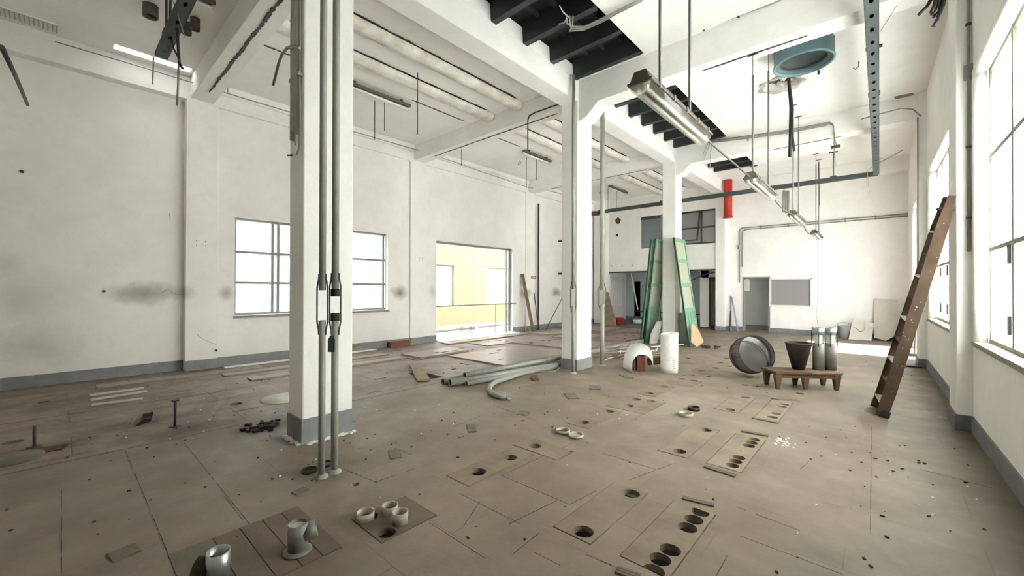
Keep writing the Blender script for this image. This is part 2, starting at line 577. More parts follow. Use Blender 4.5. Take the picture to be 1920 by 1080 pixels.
        for (a, b_) in list(cnt):
            if (b_, a) not in cnt:
                A, Bv = ov[a], ov[b_]
                s.add([(A.x, A.y, z0), (Bv.x, Bv.y, z0), (Bv.x, Bv.y, z1), (A.x, A.y, z1)], [(0, 1, 2, 3)])
        return s

    def bounds(s):
        xs = [v.x for v in s.v]
        ys = [v.y for v in s.v]
        zs = [v.z for v in s.v]
        return min(xs), max(xs), min(ys), max(ys), min(zs), max(zs)

    def build(s, name, m, parent=None, bevel=0.0, fix=True):
        if parent is None:
            x0, x1, y0, y1, z0, z1 = s.bounds()
            org = Vector(((x0+x1)/2, (y0+y1)/2, z0))
        else:
            r = parent
            org = Vector((0, 0, 0))
            while r is not None:
                org = org + r.location
                r = r.parent
        me = bpy.data.meshes.new(name)
        me.from_pydata([v-org for v in s.v], [], s.f)
        for p, k in zip(me.polygons, s.sm):
            p.use_smooth = k
        me.materials.append(m)
        if fix:
            bm = bmesh.new()
            bm.from_mesh(me)
            bmesh.ops.remove_doubles(bm, verts=bm.verts, dist=1e-5)
            bmesh.ops.recalc_face_normals(bm, faces=bm.faces)
            bm.to_mesh(me)
            bm.free()
        o = bpy.data.objects.new(name, me)
        COL.objects.link(o)
        if parent is None:
            o.location = org
        else:
            o.parent = parent
        if bevel > 0:
            md = o.modifiers.new('bevel', 'BEVEL')
            md.width = bevel
            md.segments = 2
            md.limit_method = 'ANGLE'
        return o


def tag(o, label=None, cat=None, group=None, kind=None):
    if label:
        o['label'] = label
    if cat:
        o['category'] = cat
    if group:
        o['group'] = group
    if kind:
        o['kind'] = kind
    return o


def thing(name, loc, label, cat, group=None):
    o = bpy.data.objects.new(name, None)
    o.empty_display_size = 0.1
    COL.objects.link(o)
    o.location = loc
    return tag(o, label, cat, group)


def struct(name, b, m, label, cat=None, bevel=0.0):
    o = b.build(name, m, None, bevel)
    return tag(o, label, cat or name.split('_')[0], None, 'structure')


def sthing(name, loc, label, cat):
    o = thing(name, loc, label, cat)
    o['kind'] = 'structure'
    return o


def circ(cx, cy, r, n=20):
    return [(cx+r*math.cos(2*PI*k/n), cy+r*math.sin(2*PI*k/n)) for k in range(n)]


def rect(x0, x1, y0, y1):
    return [(x0, y0), (x1, y0), (x1, y1), (x0, y1)]


def arc(c, r, a0, a1, u, v, n=8):
    c, u, v = Vector(c), Vector(u), Vector(v)
    return [c+u*r*math.cos(a0+(a1-a0)*k/n)+v*r*math.sin(a0+(a1-a0)*k/n) for k in range(n+1)]


def grid_wall(b, us, zs, holes, mk):
    """solid wall cut by rectangular holes. mk(u, z, side) -> point; side 0 room face, 1 outer face"""
    us = sorted(set([round(u, 4) for u in us]+[round(h[i], 4) for h in holes for i in (0, 1)]))
    zs = sorted(set([round(z, 4) for z in zs]+[round(h[i], 4) for h in holes for i in (2, 3)]))

    def solid(i, j):
        if i < 0 or j < 0 or i >= len(us)-1 or j >= len(zs)-1:
            return False
        u, z = (us[i]+us[i+1])/2, (zs[j]+zs[j+1])/2
        return not any(h[0] < u < h[1] and h[2] < z < h[3] for h in holes)
    for i in range(len(us)-1):
        for j in range(len(zs)-1):
            if not solid(i, j):
                continue
            u0, u1, z0, z1 = us[i], us[i+1], zs[j], zs[j+1]
            for sd_ in (0, 1):
                b.add([mk(u0, z0, sd_), mk(u1, z0, sd_), mk(u1, z1, sd_), mk(u0, z1, sd_)], [(0, 1, 2, 3)])
            for di, dj, e in ((-1, 0, ((u0, z0), (u0, z1))), (1, 0, ((u1, z0), (u1, z1))), (0, -1, ((u0, z0), (u1, z0))), (0, 1, ((u0, z1), (u1, z1)))):
                if not solid(i+di, j+dj):
                    (a, c), (d, e2) = e
                    b.add([mk(a, c, 0), mk(d, e2, 0), mk(d, e2, 1), mk(a, c, 1)], [(0, 1, 2, 3)])
    return b


# ------------------------------------------------------------------ main dimensions
CZ = 5.33                       # ceiling
YB, YF = -2.6, 16.46            # rear wall behind the camera, far wall
COLY = [1.58, 6.37, 11.2, 16.0]  # front faces of the columns
CX0, CX1 = -4.47, -4.12         # columns and main beam


def wx(y):                      # the right wall runs very slightly off square
    return 0.80-0.0105*y


def rw(off):                    # map (depth into the wall, y, z) onto the right wall
    return lambda v: Vector((wx(v.y)+v.x, v.y, v.z))


RW = rw(0)

# ------------------------------------------------------------------ floor hatches and holes, measured on the photograph


def c1(x, y): return FL(x/3+540, y/3+720)
def c3(x, y): return FL(x/3+900, y/3+720)
def c8(x, y): return FL(x/5.3333+960, y/5.3333+660)


def squared(pts):
    """nearest axis-aligned rectangle to four floor points"""
    xs = sorted(p.x for p in pts)
    ys = sorted(p.y for p in pts)
    return ((xs[0]+xs[1])/2, (xs[2]+xs[3])/2, (ys[0]+ys[1])/2, (ys[2]+ys[3])/2)


HATCH = []      # (rect, holes [(x, y, r)], material, label)


def hatch(pts, holes, m, label, fit=None):
    r = fit or squared(pts)
    HATCH.append((r, holes, m, label))
    return r


def hh(fn, lst, r):
    out = []
    for p in lst:
        q = fn(*p[:2])
        out.append((q.x, q.y, p[2] if len(p) > 2 else r))
    return out


hatch([c3(410, 805), c3(755, 550), c3(955, 615), c3(620, 905)], hh(c3, [(850, 618), (583, 832)], 0.062), M_HATCH,
      'large floor hatch with two round holes, nearest the camera right of centre')
hatch([c3(765, 990), c3(1085, 655), c3(1325, 735), c3(1085, 1080)], hh(c3, [(1168, 810), (1200, 767), (1225, 737), (1070, 935), (1022, 980), (978, 1042)], 0.058), M_HATCH,
      'broken six-hole floor hatch closest to the bottom edge of the photo')
hatch([c3(1000, 378), c3(1190, 227), c3(1355, 258), c3(1175, 418)], hh(c3, [(1270, 260), (1122, 380)], 0.058), M_HATCH,
      'two-hole floor hatch beside the six-hole one in mid floor')
hatch([c3(1265, 445), c3(1440, 278), c3(1615, 312), c3(1470, 500)], hh(c3, [(1542, 313), (1528, 331), (1513, 349), (1455, 415), (1438, 436), (1420, 458)], 0.052), M_HATCH,
      'six-hole floor hatch in mid floor, second from the camera')
hatch([c3(1310, 138), c3(1430, 60), c3(1555, 78), c3(1450, 165)], hh(c3, [(1493, 77), (1405, 145)], 0.058), M_HATCH,
      'two-hole floor hatch just in front of the bench, left one of its pair')
hatch([c3(1535, 190), c3(1640, 90), c3(1760, 103), c3(1685, 215)], hh(c3, [(1712, 116), (1698, 128), (1665, 168), (1645, 188)], 0.052), M_HATCH,
      'cracked four-hole floor hatch just in front of the bench')
r_m1 = hatch([c1(885, 515), c1(1258, 357), c1(1400, 398), c1(1010, 575)], hh(c1, [(1070, 495, 0.066), (1250, 415)], 0.06), M_HATCH,
      'long narrow floor hatch with two holes in the middle row, nearest the camera')
hatch([c1(1255, 343), c1(1370, 303), c1(1610, 380), c1(1515, 430)], hh(c1, [(1390, 350)], 0.06), M_HATCH,
      'floor hatch with a single rusty hole in the middle row')
hatch([c3(490, 222), c3(680, 130), c3(820, 157), c3(610, 252)], hh(c3, [(583, 216), (725, 155)], 0.062), M_HATCH,
      'floor hatch with two holes and a clean dark edge, behind the loose collars')
hatch([c3(700, 125), c3(810, 75), c3(1070, 95), c3(925, 170)], hh(c3, [(838, 123), (880, 88), (960, 98)], 0.06), M_HATCH,
      'wide floor hatch with three holes in the middle row')
hatch([c8(1240, 420), c8(1470, 320), c8(1650, 345), c8(1440, 450)], hh(c8, [(1372, 413), (1527, 347)], 0.06), M_HATCH,
      'two-hole floor hatch in front of the standing white tube, farther row')
hatch([FL(1241, 718), FL(1262, 707), FL(1314, 714), FL(1299, 727)], hh(FL, [(1280.6, 710), (1304, 713.4)], 0.06), M_HATCH,
      'wide two-hole floor hatch right of the standing white tube')
hatch([FL(1279, 703), FL(1308, 690), FL(1335, 694), FL(1311, 708)], hh(FL, [(1296.6, 703.7), (1315, 695)], 0.06), M_HATCH,
      'small far two-hole floor hatch nearest the mesh drum')
r_n1 = hatch([c1(345, 740), c1(690, 640), c1(835, 745), c1(510, 905)], hh(c1, [(437, 735, 0.055), (572, 712, 0.055), (632, 762, 0.055), (555, 838, 0.055)], 0.055), M_HATCHB,
      'square floor hatch carrying the three standing collars')
# five boards covering the service trench at the bottom left
q0, q1 = FL(557, 950), FL(643, 1026)
TX0, TX1 = q0.x, q1.x
ys_ = [FL(x, y).y for x, y in ((307.5, 1031), (430, 1010), (477, 1004), (527, 1003), (560, 985), (640, 1026))]
ty = [-0.02, 0.27, 0.47, 0.70, 0.93, 1.10]
yy0, yy1 = FL(330, 1080).y, FL(643, 1026).y
ty = [yy0+(yy1-yy0)*k for k in (0, 0.30, 0.50, 0.68, 0.84, 1.0)]
for k in range(5):
    HATCH.append(((TX0, TX1, ty[k], ty[k+1]), [], M_HATCHG if k in (0,) else M_HATCHB,
                  ['greyish trench cover board by the near zinc duct elbow', 'brown trench cover board, second from the left',
                   'brown trench cover board in the middle of the five', 'brown trench cover board under the upright duct tee',
                   'brown trench cover board nearest the hatch with collars'][k]))

SLOTS = []   # open slots and holes cut straight in the floor


def slot(x, y, lx, ly):
    SLOTS.append(rect(x-lx/2, x+lx/2, y-ly/2, y+ly/2))


for p, r in (((667, 908), 0.03), ((1385, 660), 0.06), ((1400, 651.7), 0.06), ((1361.7, 671.7), 0.06), ((1350, 680), 0.06), ((1341.7, 690), 0.06),
             ((1366.7, 686.7), 0.06), ((1290, 671.7), 0.05), ((1381.7, 635), 0.06), ((1343, 641.7), 0.06), ((1397, 722), 0.05), ((1418, 724), 0.055),
             ((980, 788.5), 0.028), ((1500, 738), 0.05), ((82, 754), 0.06), ((24, 829), 0.075), ((443, 757), 0.07), ((1102, 830), 0.012), ((1328, 706), 0.04)):
    q = FL(*p)
    SLOTS.append(circ(q.x, q.y, r, 16))
SLOTS.append([tuple(FL(*p)[:2]) for p in ((763, 700), (795, 698), (832, 707), (803, 711))][::-1])
for (x, y, lx, ly) in ((713, 710, 0.05, 0.22), (703, 735, 0.04, 0.2), (665, 726, 0.04, 0.12), (762, 664, 0.4, 0.06), (767, 672.5, 0.5, 0.06),
                       (871, 682.6, 0.25, 0.05), (851, 692, 0.07, 0.1), (882, 697, 0.07, 0.1), (975, 669, 0.08, 0.1), (1004, 673.5, 0.08, 0.1), (867, 653, 0.07, 0.1), (886, 656, 0.05, 0.1),
                       (905, 645, 0.2, 0.05), (374, 741, 0.03, 0.5), (340, 733.5, 0.03, 0.25), (460, 768, 0.03, 0.28), (415, 750, 0.025, 0.2), (770, 663, 0.05, 0.2)):
    q = FL(x, y)
    slot(q.x, q.y, lx, ly)
# ragged pit left of the near column
SLOTS.append([tuple(FL(*p)[:2]) for p in ((268, 775), (288, 772), (283, 790), (262, 798), (247, 800), (255, 786))])


def shrink(r, g=0.004):
    return rect(r[0]+g, r[1]-g, r[2]+g, r[3]-g)


# drop slots that touch a hatch or each other
def bb(lp):
    xs = [p[0] for p in lp]
    ys = [p[1] for p in lp]
    return min(xs), max(xs), min(ys), max(ys)


keep = []
hb = [(h[0][0], h[0][1], h[0][2], h[0][3]) for h in HATCH]
for i in range(len(hb)):         # hatches must not overlap each other
    for j in range(i):
        a, b_ = hb[i], hb[j]
        if a[0] < b_[1] and b_[0] < a[1] and a[2] < b_[3] and b_[2] < a[3]:
            ox = min(a[1], b_[1])-max(a[0], b_[0])
            oy = min(a[3], b_[3])-max(a[2], b_[2])
            print('HATCH OVERLAP', i, j, round(ox, 3), round(oy, 3))
            r = list(a)
            if ox < oy:
                if a[0]+a[1] > b_[0]+b_[1]:
                    r[0] = b_[1]+0.006
                else:
                    r[1] = b_[0]-0.006
            else:
                if a[2]+a[3] > b_[2]+b_[3]:
                    r[2] = b_[3]+0.006
                else:
                    r[3] = b_[2]-0.006
            hb[i] = tuple(r)
for s_ in SLOTS:
    a = bb(s_)
    if any(a[0] < b_[1]+0.01 and b_[0] < a[1]+0.01 and a[2] < b_[3]+0.01 and b_[2] < a[3]+0.01 for b_ in hb+[bb(k) for k in keep]):
        continue
    keep.append(s_)
SLOTS = keep
fl = B()
fl.plate(rect(LX-0.35, wx(YB)+0.3, YB-0.2, 20.2), [rect(*r) for r in hb]+SLOTS, -0.07, 0.0)
struct('floor', fl, M_FLOOR, 'dusty tan tiled floor with brown timbered zone on the left', 'floor')
pit = B().box(LX-0.3, 1.0, YB, 20, -0.62, -0.6)
struct('floor', pit, M_PIT, 'soil darkened for shade at the bottom of the floor holes', 'floor')


def label_holes(r, holes):
    out = []
    for (x, y, rad) in holes:
        x = min(max(x, r[0]+rad+0.008), r[1]-rad-0.008)
        y = min(max(y, r[2]+rad+0.008), r[3]-rad-0.008)
        for (a, c, q) in out:
            d = math.hypot(x-a, y-c)
            if d < rad+q+0.004:
                k = (rad+q+0.004)/max(d, 1e-3)
                x, y = a+(x-a)*k, c+(y-c)*k
        out.append((x, y, rad))
    return out


for r0, (r_, holes, m, lab) in zip(hb, HATCH):
    hs = [circ(x, y, rad, 24) for x, y, rad in label_holes(r0, holes)]
    b = B().plate(shrink(r0, 0.0025 if m is not M_HATCH and not holes else 0.006), hs, -0.035, 0.003)
    tag(b.build('floor_hatch', m), lab, 'floor hatch', 'hatches let into the floor')
    # concrete lip that carries the plate
    l = B()
    x0, x1, y0, y1 = r0
    l.box(x0-0.03, x1+0.03, y0-0.03, y0+0.015, -0.1, -0.072)
    l.box(x0-0.03, x1+0.03, y1-0.015, y1+0.03, -0.1, -0.072)

# grey ridged strips at the broken ends of the six-hole hatches
for (pa, pc, wd, lab) in ((c3(1135, 650), c3(1315, 695), 0.045, 'ridged grey strip at the far end of the broken six-hole hatch nearest us'),
                          (c3(775, 1030), c3(905, 1075), 0.06, 'grey strip at the near end of the broken six-hole hatch nearest us'),
                          (c3(1470, 270), c3(1620, 298), 0.05, 'ridged grey strip at the far end of the middle six-hole hatch'),
                          (c3(1275, 460), c3(1450, 515), 0.06, 'ridged grey strip at the near end of the middle six-hole hatch'),
                          (c3(1640, 86), c3(1735, 95), 0.05, 'ridged grey strip at the far end of the cracked four-hole hatch'),
                          (c3(1535, 190), c3(1680, 218), 0.05, 'ridged grey strip at the near end of the cracked four-hole hatch')):
    d = (pc-pa).normalized()
    nrm = Vector((-d.y, d.x, 0))
    if 'near end' in lab:
        off = nrm*(-0.5*wd)
    else:
        off = nrm*(0.5*wd)
    t_ = thing('edge_strip', ((pa.x+pc.x)/2, (pa.y+pc.y)/2, 0), lab, 'strip', 'ridged strips at the hatch ends')
    b = B()
    for k in range(3):
        o = off+nrm*((k-1)*wd/3)
        b.bar(pa+o+Vector((0, 0, 0.006)), pc+o+Vector((0, 0, 0.006)), wd/3*0.82, 0.011)
    b.build('strip', M_HATCHG, t_)
# visible open joints between the floor slabs
JN = [((805, 980), (910, 1047)), ((861, 925), (975, 982)), ((1001, 1035), (1050, 1060)), ((937, 890), (1068, 946)), ((1068, 946), (1118, 920)), ((900, 940), (870, 985)),
      ((936, 893), (1075, 830)), ((955, 982), (1045, 938)), ((1388, 1005), (1580, 1077)), ((1340, 1085), (1365, 1040)), ((1500, 880), (1516, 865)), ((1380, 950), (1500, 995)),
      ((115, 920), (115, 1075)), ((235, 845), (312, 1031)), ((312, 1031), (336, 1085)), ((345, 830), (470, 985)), ((510, 1010), (560, 985)), ((420, 930), (455, 975)),
      ((700, 905), (775, 880)), ((850, 800), (900, 780)), ((1634, 800), (1632, 1000)), ((1725, 880), (1860, 915)), ((1180, 900), (1260, 870)), ((645, 880), (720, 910)),
      ((1010, 1000), (960, 1040)), ((1100, 1040), (1150, 1062)), ((740, 840), (790, 860)), ((925, 760), (1010, 790)), ((1130, 850), (1230, 880)), ((556, 950), (640, 1030)),
      ((1250, 668), (1330, 655)), ((1380, 640), (1430, 655)), ((1320, 690), (1380, 668)), ((1200, 745), (1270, 705)), ((1180, 790), (1240, 760))]
jb = B()
for (a_, c_) in JN:
    a_, c_ = FL(*a_), FL(*c_)
    L_ = (c_-a_).length
    n = max(2, int(L_/0.06))
    for k in range(n):
        if random.random() < 0.03:
            continue
        w_ = random.uniform(0.0015, 0.0042)
        jb.bar(a_.lerp(c_, k/n)+Vector((0, 0, 0.0006)), a_.lerp(c_, (k+1)/n)+Vector((0, 0, 0.0006)), w_, 0.0012)
struct('floor', jb, M_DIRT, 'dark open joints between slabs of the floor', 'floor')

# ------------------------------------------------------------------ ceiling, beams, columns
cl = B()
SK = rect(-9.12, -8.93, 0.58, 1.56)
D1 = rect(CX1, -2.84, 0.2, 6.37)
D2 = rect(CX1, -2.84, 7.45, 11.2)
D3 = rect(CX1+0.12, -2.84, 13.15, 14.35)
FANH = circ(-0.89, 7.86, 0.385, 28)
HOLE = [(-1.36+0.30*math.cos(t)*(1+0.09*math.sin(5*t)), 9.02+0.30*math.sin(t)*(1+0.07*math.cos(3*t))) for t in [2*PI*k/28 for k in range(28)]]
cl.plate(rect(LX-0.3, 1.2, YB-0.2, YF+0.2), [SK, D1, D2, D3, FANH, HOLE], CZ, CZ+0.16)
struct('ceiling', cl, M_CEIL, 'white painted concrete ceiling with long dark openings', 'ceiling')

# unseen storey added above the hall: it shades the yard and closes off the openings
b = B()
ux0, ux1, uy0, uy1 = -8.8, 1.3, YB-0.2, YF+0.2
for (xa, xb, ya, yb) in ((ux0, ux0+0.2, uy0, uy1), (ux1-0.2, ux1, uy0, uy1), (ux0+0.2, ux1-0.2, uy0, uy0+0.2), (ux0+0.2, ux1-0.2, uy1-0.2, uy1)):
    b.box(xa, xb, ya, yb, CZ+0.17, 10.0)
b.box(ux0, ux1, uy0, uy1, 10.0, 10.2)
struct('wall_added_storey', b, M_W, 'unseen walls and roof of a storey added to shade the yard', 'wall')

# dark profiled steel deck above the three openings
for (x0, x1, y0, y1, ny, lab) in ((CX1, -2.84, 0.2, 6.37, 0.70, 'nearest and largest'), (CX1, -2.84, 7.45, 11.2, 0.66, 'middle'), (CX1+0.12, -2.84, 13.15, 14.35, 0.6, 'farthest and smallest')):
    d = thing('steel_deck', ((x0+x1)/2, (y0+y1)/2, CZ), 'black profiled steel deck showing through the %s ceiling opening' % lab, 'steel deck', 'steel decks over the ceiling openings')
    B().box(x0-0.25, x1+0.25, y0-0.1, y1+0.1, CZ+0.30, CZ+0.33).build('deck_sheet', M_DARK, d)
    k = 0
    y = y1-0.04
    while y > y0+0.1:
        # trapezoid rib
        pr = [(-0.05, CZ-0.02), (0.05, CZ-0.02), (0.07, CZ+0.30), (-0.07, CZ+0.30)]
        r = B()
        xa, xb = x0+0.005, x1-0.02
        yo = y-0.06
        vs = [(xa, yo+p, z) for p, z in pr]+[(xb, yo+p, z) for p, z in pr]
        r.add(vs, [(0, 1, 2, 3), (7, 6, 5, 4), (0, 4, 5, 1), (1, 5, 6, 2), (2, 6, 7, 3), (3, 7, 4, 0)])
        r.build('deck_rib', M_DARK2, d)
        y -= ny
    s_ = B()
    for t in range(1, 4):
        xx = x0+(x1-x0)*t/4
        s_.box(xx-0.02, xx+0.02, y0+0.02, y1-0.02, CZ+0.24, CZ+0.30)
    s_.build('deck_purlin', M_DARK2, d)
    f_ = B()
    for t in range(3):
        xx = x1+0.002-0.01
        f_.box(xx, x1-0.001, y0, y1, CZ+0.17, CZ+0.30)
    f_.build('deck_edge', M_DARK, d)

# main beam along the columns; its top reaches up between the deck ribs
mb = B().box(CX0, CX1-0.001, YB, YF, 4.95, CZ-0.0)
mb.box(CX0, CX1-0.004, YB, YF, CZ-0.01, CZ+0.24)
struct('main_beam', mb, M_W, 'long white concrete beam carried by the row of columns', 'beam', 0.008)


def beam_right(y0, lab):
    b = B()
    zt, zb, zh = CZ+0.0, 4.84, 4.58
    prof = [(CX1, zt), (CX1, zh), (CX1+0.18, zh+0.05), (CX1+0.42, zb), (wx(y0)-0.35, zb-0.0), (wx(y0)+0.05, zb-0.0), (wx(y0)+0.05, zt)]
    n = len(prof)
    vs = [(x, y0, z) for x, z in prof]+[(x, y0+0.34, z) for x, z in prof]
    b.add(vs, [tuple(range(n)), tuple(range(n, 2*n))[::-1]]+[(i, (i+1) % n, n+(i+1) % n, n+i) for i in range(n)])
    return struct('cross_beam', b, M_W, lab, 'beam', 0.006)


beam_right(6.4, 'white haunched cross beam from second column to right wall')
beam_right(11.22, 'white haunched cross beam from third column to right wall')
beam_right(1.6, 'white haunched cross beam from nearest column to right wall')
for y0, lab in zip((1.6, 6.4, 11.2), ('nearest column', 'second column', 'third column')):
    b = B().box(LX-0.1, CX0, y0, y0+0.35, 4.95, CZ)
    struct('cross_beam', b, M_W, 'white cross beam from %s to left wall' % lab, 'beam', 0.01)
b = B().box(CX1, wx(16), 16.1, YF, 4.9, CZ)
struct('cross_beam', b, M_W, 'white beam along the top of the far wall', 'beam', 0.01)

for i, y0 in enumerate(COLY[:3]):
    c = sthing('column', ((CX0+CX1)/2, y0+0.25, 0), ['square white column nearest the camera, with conduits on its shaded side', 'square white column in the middle, second of the row',
                                           'square white column behind the green doors, third of the row'][i], 'column')
    B().box(CX0, CX1, y0, y0+0.5, 0.0, 4.955).build('shaft', M_W, c, 0.012)
    s_ = B()
    e = 0.012
    hgt = 0.24 if i == 0 else 0.2
    for (xa, xb, ya, yb) in ((CX0-e, CX1+e, y0-e, y0+0.002), (CX0-e, CX1+e, y0+0.498, y0+0.5+e), (CX0-e, CX0+0.002, y0, y0+0.5), (CX1-0.002, CX1+e, y0, y0+0.5)):
        s_.box(xa, xb, ya, yb, 0.0, hgt)
    s_.build('skirting', M_SKIRT, c)

# rough plaster ribs under the left bay's ceiling, with the dark gap beside each
rib_lab = ['nearest bay', 'second bay', 'third bay']
for bi, (ya, yb) in enumerate(((1.96, 6.38), (6.77, 11.18), (11.57, 15.98))):
    for ri, xc in enumerate((-5.58, -6.42)):
        b = B()
        n = 60
        rows = []
        jl = jr = 0.0
        for k in range(n+1):
            y = ya+(yb-ya)*k/n
            jl, jr = jl*0.75+random.uniform(-0.007, 0.007), jr*0.75+random.uniform(-0.007, 0.007)
            dz = 0.12+jl*0.6
            rows.append([(xc-0.15+jl, y, CZ-0.004), (xc-0.12+jl, y, CZ-dz*0.7), (xc-0.02, y, CZ-dz), (xc+0.10+jr*0.5, y, CZ-dz*0.95), (xc+0.14+jr, y, CZ-dz*0.4), (xc+0.14+jr, y, CZ-0.004)])
        vs = [p for r in rows for p in r]
        m_ = 6
        fs = [(k*m_+i, k*m_+i+1, (k+1)*m_+i+1, (k+1)*m_+i) for k in range(n) for i in range(m_-1)]
        b.add(vs, fs, True)
        rb = thing('ceiling_rib', (xc, (ya+yb)/2, CZ), 'crumbling white plaster rib under the ceiling, %s, %s' % (rib_lab[bi], 'beside main beam' if ri == 0 else 'farther from main beam'), 'ceiling rib', 'crumbling ribs under the left ceiling')
        b.build('plaster', M_CRUMB, rb)
        g_ = B()
        pts = []
        for k in range(n+1):
            y = ya+0.25+(yb-ya-0.5)*k/n
            w_ = 0.016+0.014*math.sin(k*0.7)*random.random()
            pts.append((xc+0.158, y, w_))
        for k in range(n):
            y0_, y1_ = pts[k][1], pts[k+1][1]
            g_.box(xc+0.145, xc+0.16+pts[k][2], y0_, y1_, CZ-0.012, CZ-0.002)
        g_.build('exposed_reinforcement', mat('rusty_gap', (0.05, 0.035, 0.028), 0.9, noise=0.5, nscale=12), rb)
# thin rusted channel across the left bay's ceiling and the exposed bars under the cross beams
for (p0, p1, lab) in (((-7.05, 4.8, CZ-0.006), (-7.05, 6.2, CZ-0.006), 'rusty seam in the ceiling beyond the first fluorescent lamp'),
                      ((-7.2, 1.99, CZ-0.006), (-7.2, 3.4, CZ-0.006), 'rusty seam in the ceiling behind the near column'),
                      ((-7.2, 7.4, CZ-0.006), (-7.2, 8.3, CZ-0.006), 'thin seam in the ceiling before the second fluorescent lamp')):
    b = B()
    n = 30
    for k in range(n):
        y0_, y1_ = p0[1]+(p1[1]-p0[1])*k/n, p0[1]+(p1[1]-p0[1])*(k+1)/n
        w_ = 0.008+0.012*random.random()
        b.box(p0[0]-w_, p0[0]+w_, y0_, y1_, CZ-0.008, CZ-0.002)
    tag(b.build('ceiling_seam', M_IRON), lab, 'seam')
for (y0, x0, x1, wmax, lab) in ((1.77, -8.75, -4.9, 0.026, 'ragged black gap with exposed bars under the nearest left cross beam'),
                                (6.55, -8.6, -4.7, 0.014, 'thin black gap with bars under the second left cross beam'),
                                (11.35, -8.4, -5.0, 0.01, 'thin black gap under the third left cross beam'),
                                (6.57, -2.0, -0.7, 0.018, 'black crack along the underside of the beam in front of the blue fan'),
                                (11.4, -1.9, -0.6, 0.012, 'black crack along the underside of the far right cross beam')):
    b = B()
    n = int(abs(x1-x0)*22)
    zz = 4.95 if x0 < -4.5 else 4.84
    for k in range(n):
        xa, xb = x0+(x1-x0)*k/n, x0+(x1-x0)*(k+1)/n
        w_ = wmax*(0.35+0.65*random.random())*min(1, 5*min(k+1, n-k)/n+0.2)
        off = wmax*0.2*math.sin(k*0.35)
        b.box(xa, xb, y0-w_+off, y0+w_+off, zz-0.012, zz-0.001)
    tag(b.build('beam_crack', M_IRON), lab, 'crack')

# ------------------------------------------------------------------ left wall
W4 = (2.32, 5.66, 0.96, 2.9)
OP = (7.2, 10.47, -0.02, 2.88)
PIER = [(1.55, 2.03), (6.3, 6.78), (11.1, 11.58), (15.7, 16.2)]
b = B()
grid_wall(b, [1.6, 20.2], [-0.05, CZ+0.02], [W4, OP, (16.9, 18.5, 0.7, 2.05)], lambda u, z, s_: (LX-0.06-0.22*s_, u, z))
b.box(LX-0.4, LX-0.2, YB-0.2, 1.6, -0.05, CZ+0.02)
struct('wall_left', b, M_WL, 'left wall of stained white plaster with a window and a large opening', 'wall')
b = B()
for ya, yb in PIER:
    b.box(LX-0.07, LX, ya, yb, 0.0, 4.92)
b.box(LX-0.21, LX+0.0, YB, YF, 4.92, CZ-0.001)
b.box(LX-0.21, LX-0.05, 1.55, 1.62, 0.0, 4.92)
struct('wall_left', b, M_WL, 'shallow piers and top band standing proud of the left wall', 'wall', 0.006)
b = B().box(LX-0.09, LX+0.09, 2.05, 6.38, CZ-0.12, CZ-0.0)
b.box(LX-0.0, LX+0.05, 2.05, 6.38, CZ-0.17, CZ-0.12)
b.box(LX-0.09, LX+0.09, 6.8, 11.18, CZ-0.12, CZ)
b.box(LX-0.0, LX+0.05, 6.8, 11.18, CZ-0.17, CZ-0.12)
b.box(LX-0.09, LX+0.09, 11.6, 15.9, CZ-0.12, CZ)
struct('trim_1', b, M_W, 'stepped white cornice where left wall meets ceiling', 'trim', 0.01)
b = B()
segs = [(YB, 1.55, 0.2), (1.55, 2.03, 0), (2.03, 6.3, 0.06), (6.3, 6.78, 0), (6.78, 7.2, 0.06), (10.47, 11.1, 0.06), (11.1, 11.58, 0), (11.58, 15.7, 0.06), (15.7, 16.2, 0)]
for ya, yb, o in segs:
    b.box(LX-o-0.01, LX-o+0.016, ya, yb, 0.0, 0.18)
struct('baseboard_left', b, M_SKIRT, 'grey painted skirting along the left wall', 'baseboard')

# window 4 in the left wall
w4 = sthing('window_4', (LX-0.2, (W4[0]+W4[1])/2, W4[2]), 'steel framed window in the left wall, partly behind the near column', 'window')
xf_ = LX-0.2
fr = B()
t = 0.045
for z in (W4[2], 1.585, 2.2, W4[3]-t):
    fr.box(xf_-0.02, xf_+0.02, W4[0], W4[1], z, z+t)
for y in (W4[0], 3.0, 3.11, 4.62, W4[1]-0.08):
    fr.box(xf_-0.024, xf_+0.024, y, y+t, W4[2], W4[3])
fr.build('window_frame', M_FRAME, w4)
B().box(xf_-0.003, xf_+0.003, W4[0]+0.01, W4[1]-0.01, W4[2]+0.01, W4[3]-0.01).build('pane', M_CLEAR, w4)
B().box(LX-0.26, LX-0.02, W4[0]-0.02, W4[1]+0.03, W4[2]-0.05, W4[2]-0.001).build('window_sill', M_SILL, w4)
# opening 5: frame and rail
w5 = sthing('window_5', (LX-0.2, (OP[0]+OP[1])/2, 0), 'large unglazed steel framed opening to the yard in the left wall', 'window')
fr = B()
fr.box(xf_-0.03, xf_+0.03, OP[0], OP[1], OP[3]-0.07, OP[3]-0.01)
fr.box(xf_-0.03, xf_+0.03, OP[1]-0.075, OP[1]-0.02, 0, OP[3]-0.01)
fr.box(xf_-0.03, xf_+0.03, OP[1]-0.22, OP[1]-0.19, 0, OP[3]-0.01)
fr.box(xf_-0.03, xf_+0.03, OP[0], OP[1], 0.0, 0.03)
fr.build('window_frame', M_FRAME, w5)
b = B().box(LX-0.28, LX+0.25, OP[0]-0.05, OP[1]+0.02, 0.001, 0.022)
b.box(LX-0.1, LX+0.05, OP[0]-0.03, OP[1]+0.0, 0.022, 0.04)
b.build('threshold', M_SHEET, w5)
ra = thing('safety_rail', (LX-0.08, (OP[0]+OP[1])/2, 0.99), 'grey tubular safety rail across the large opening', 'rail')
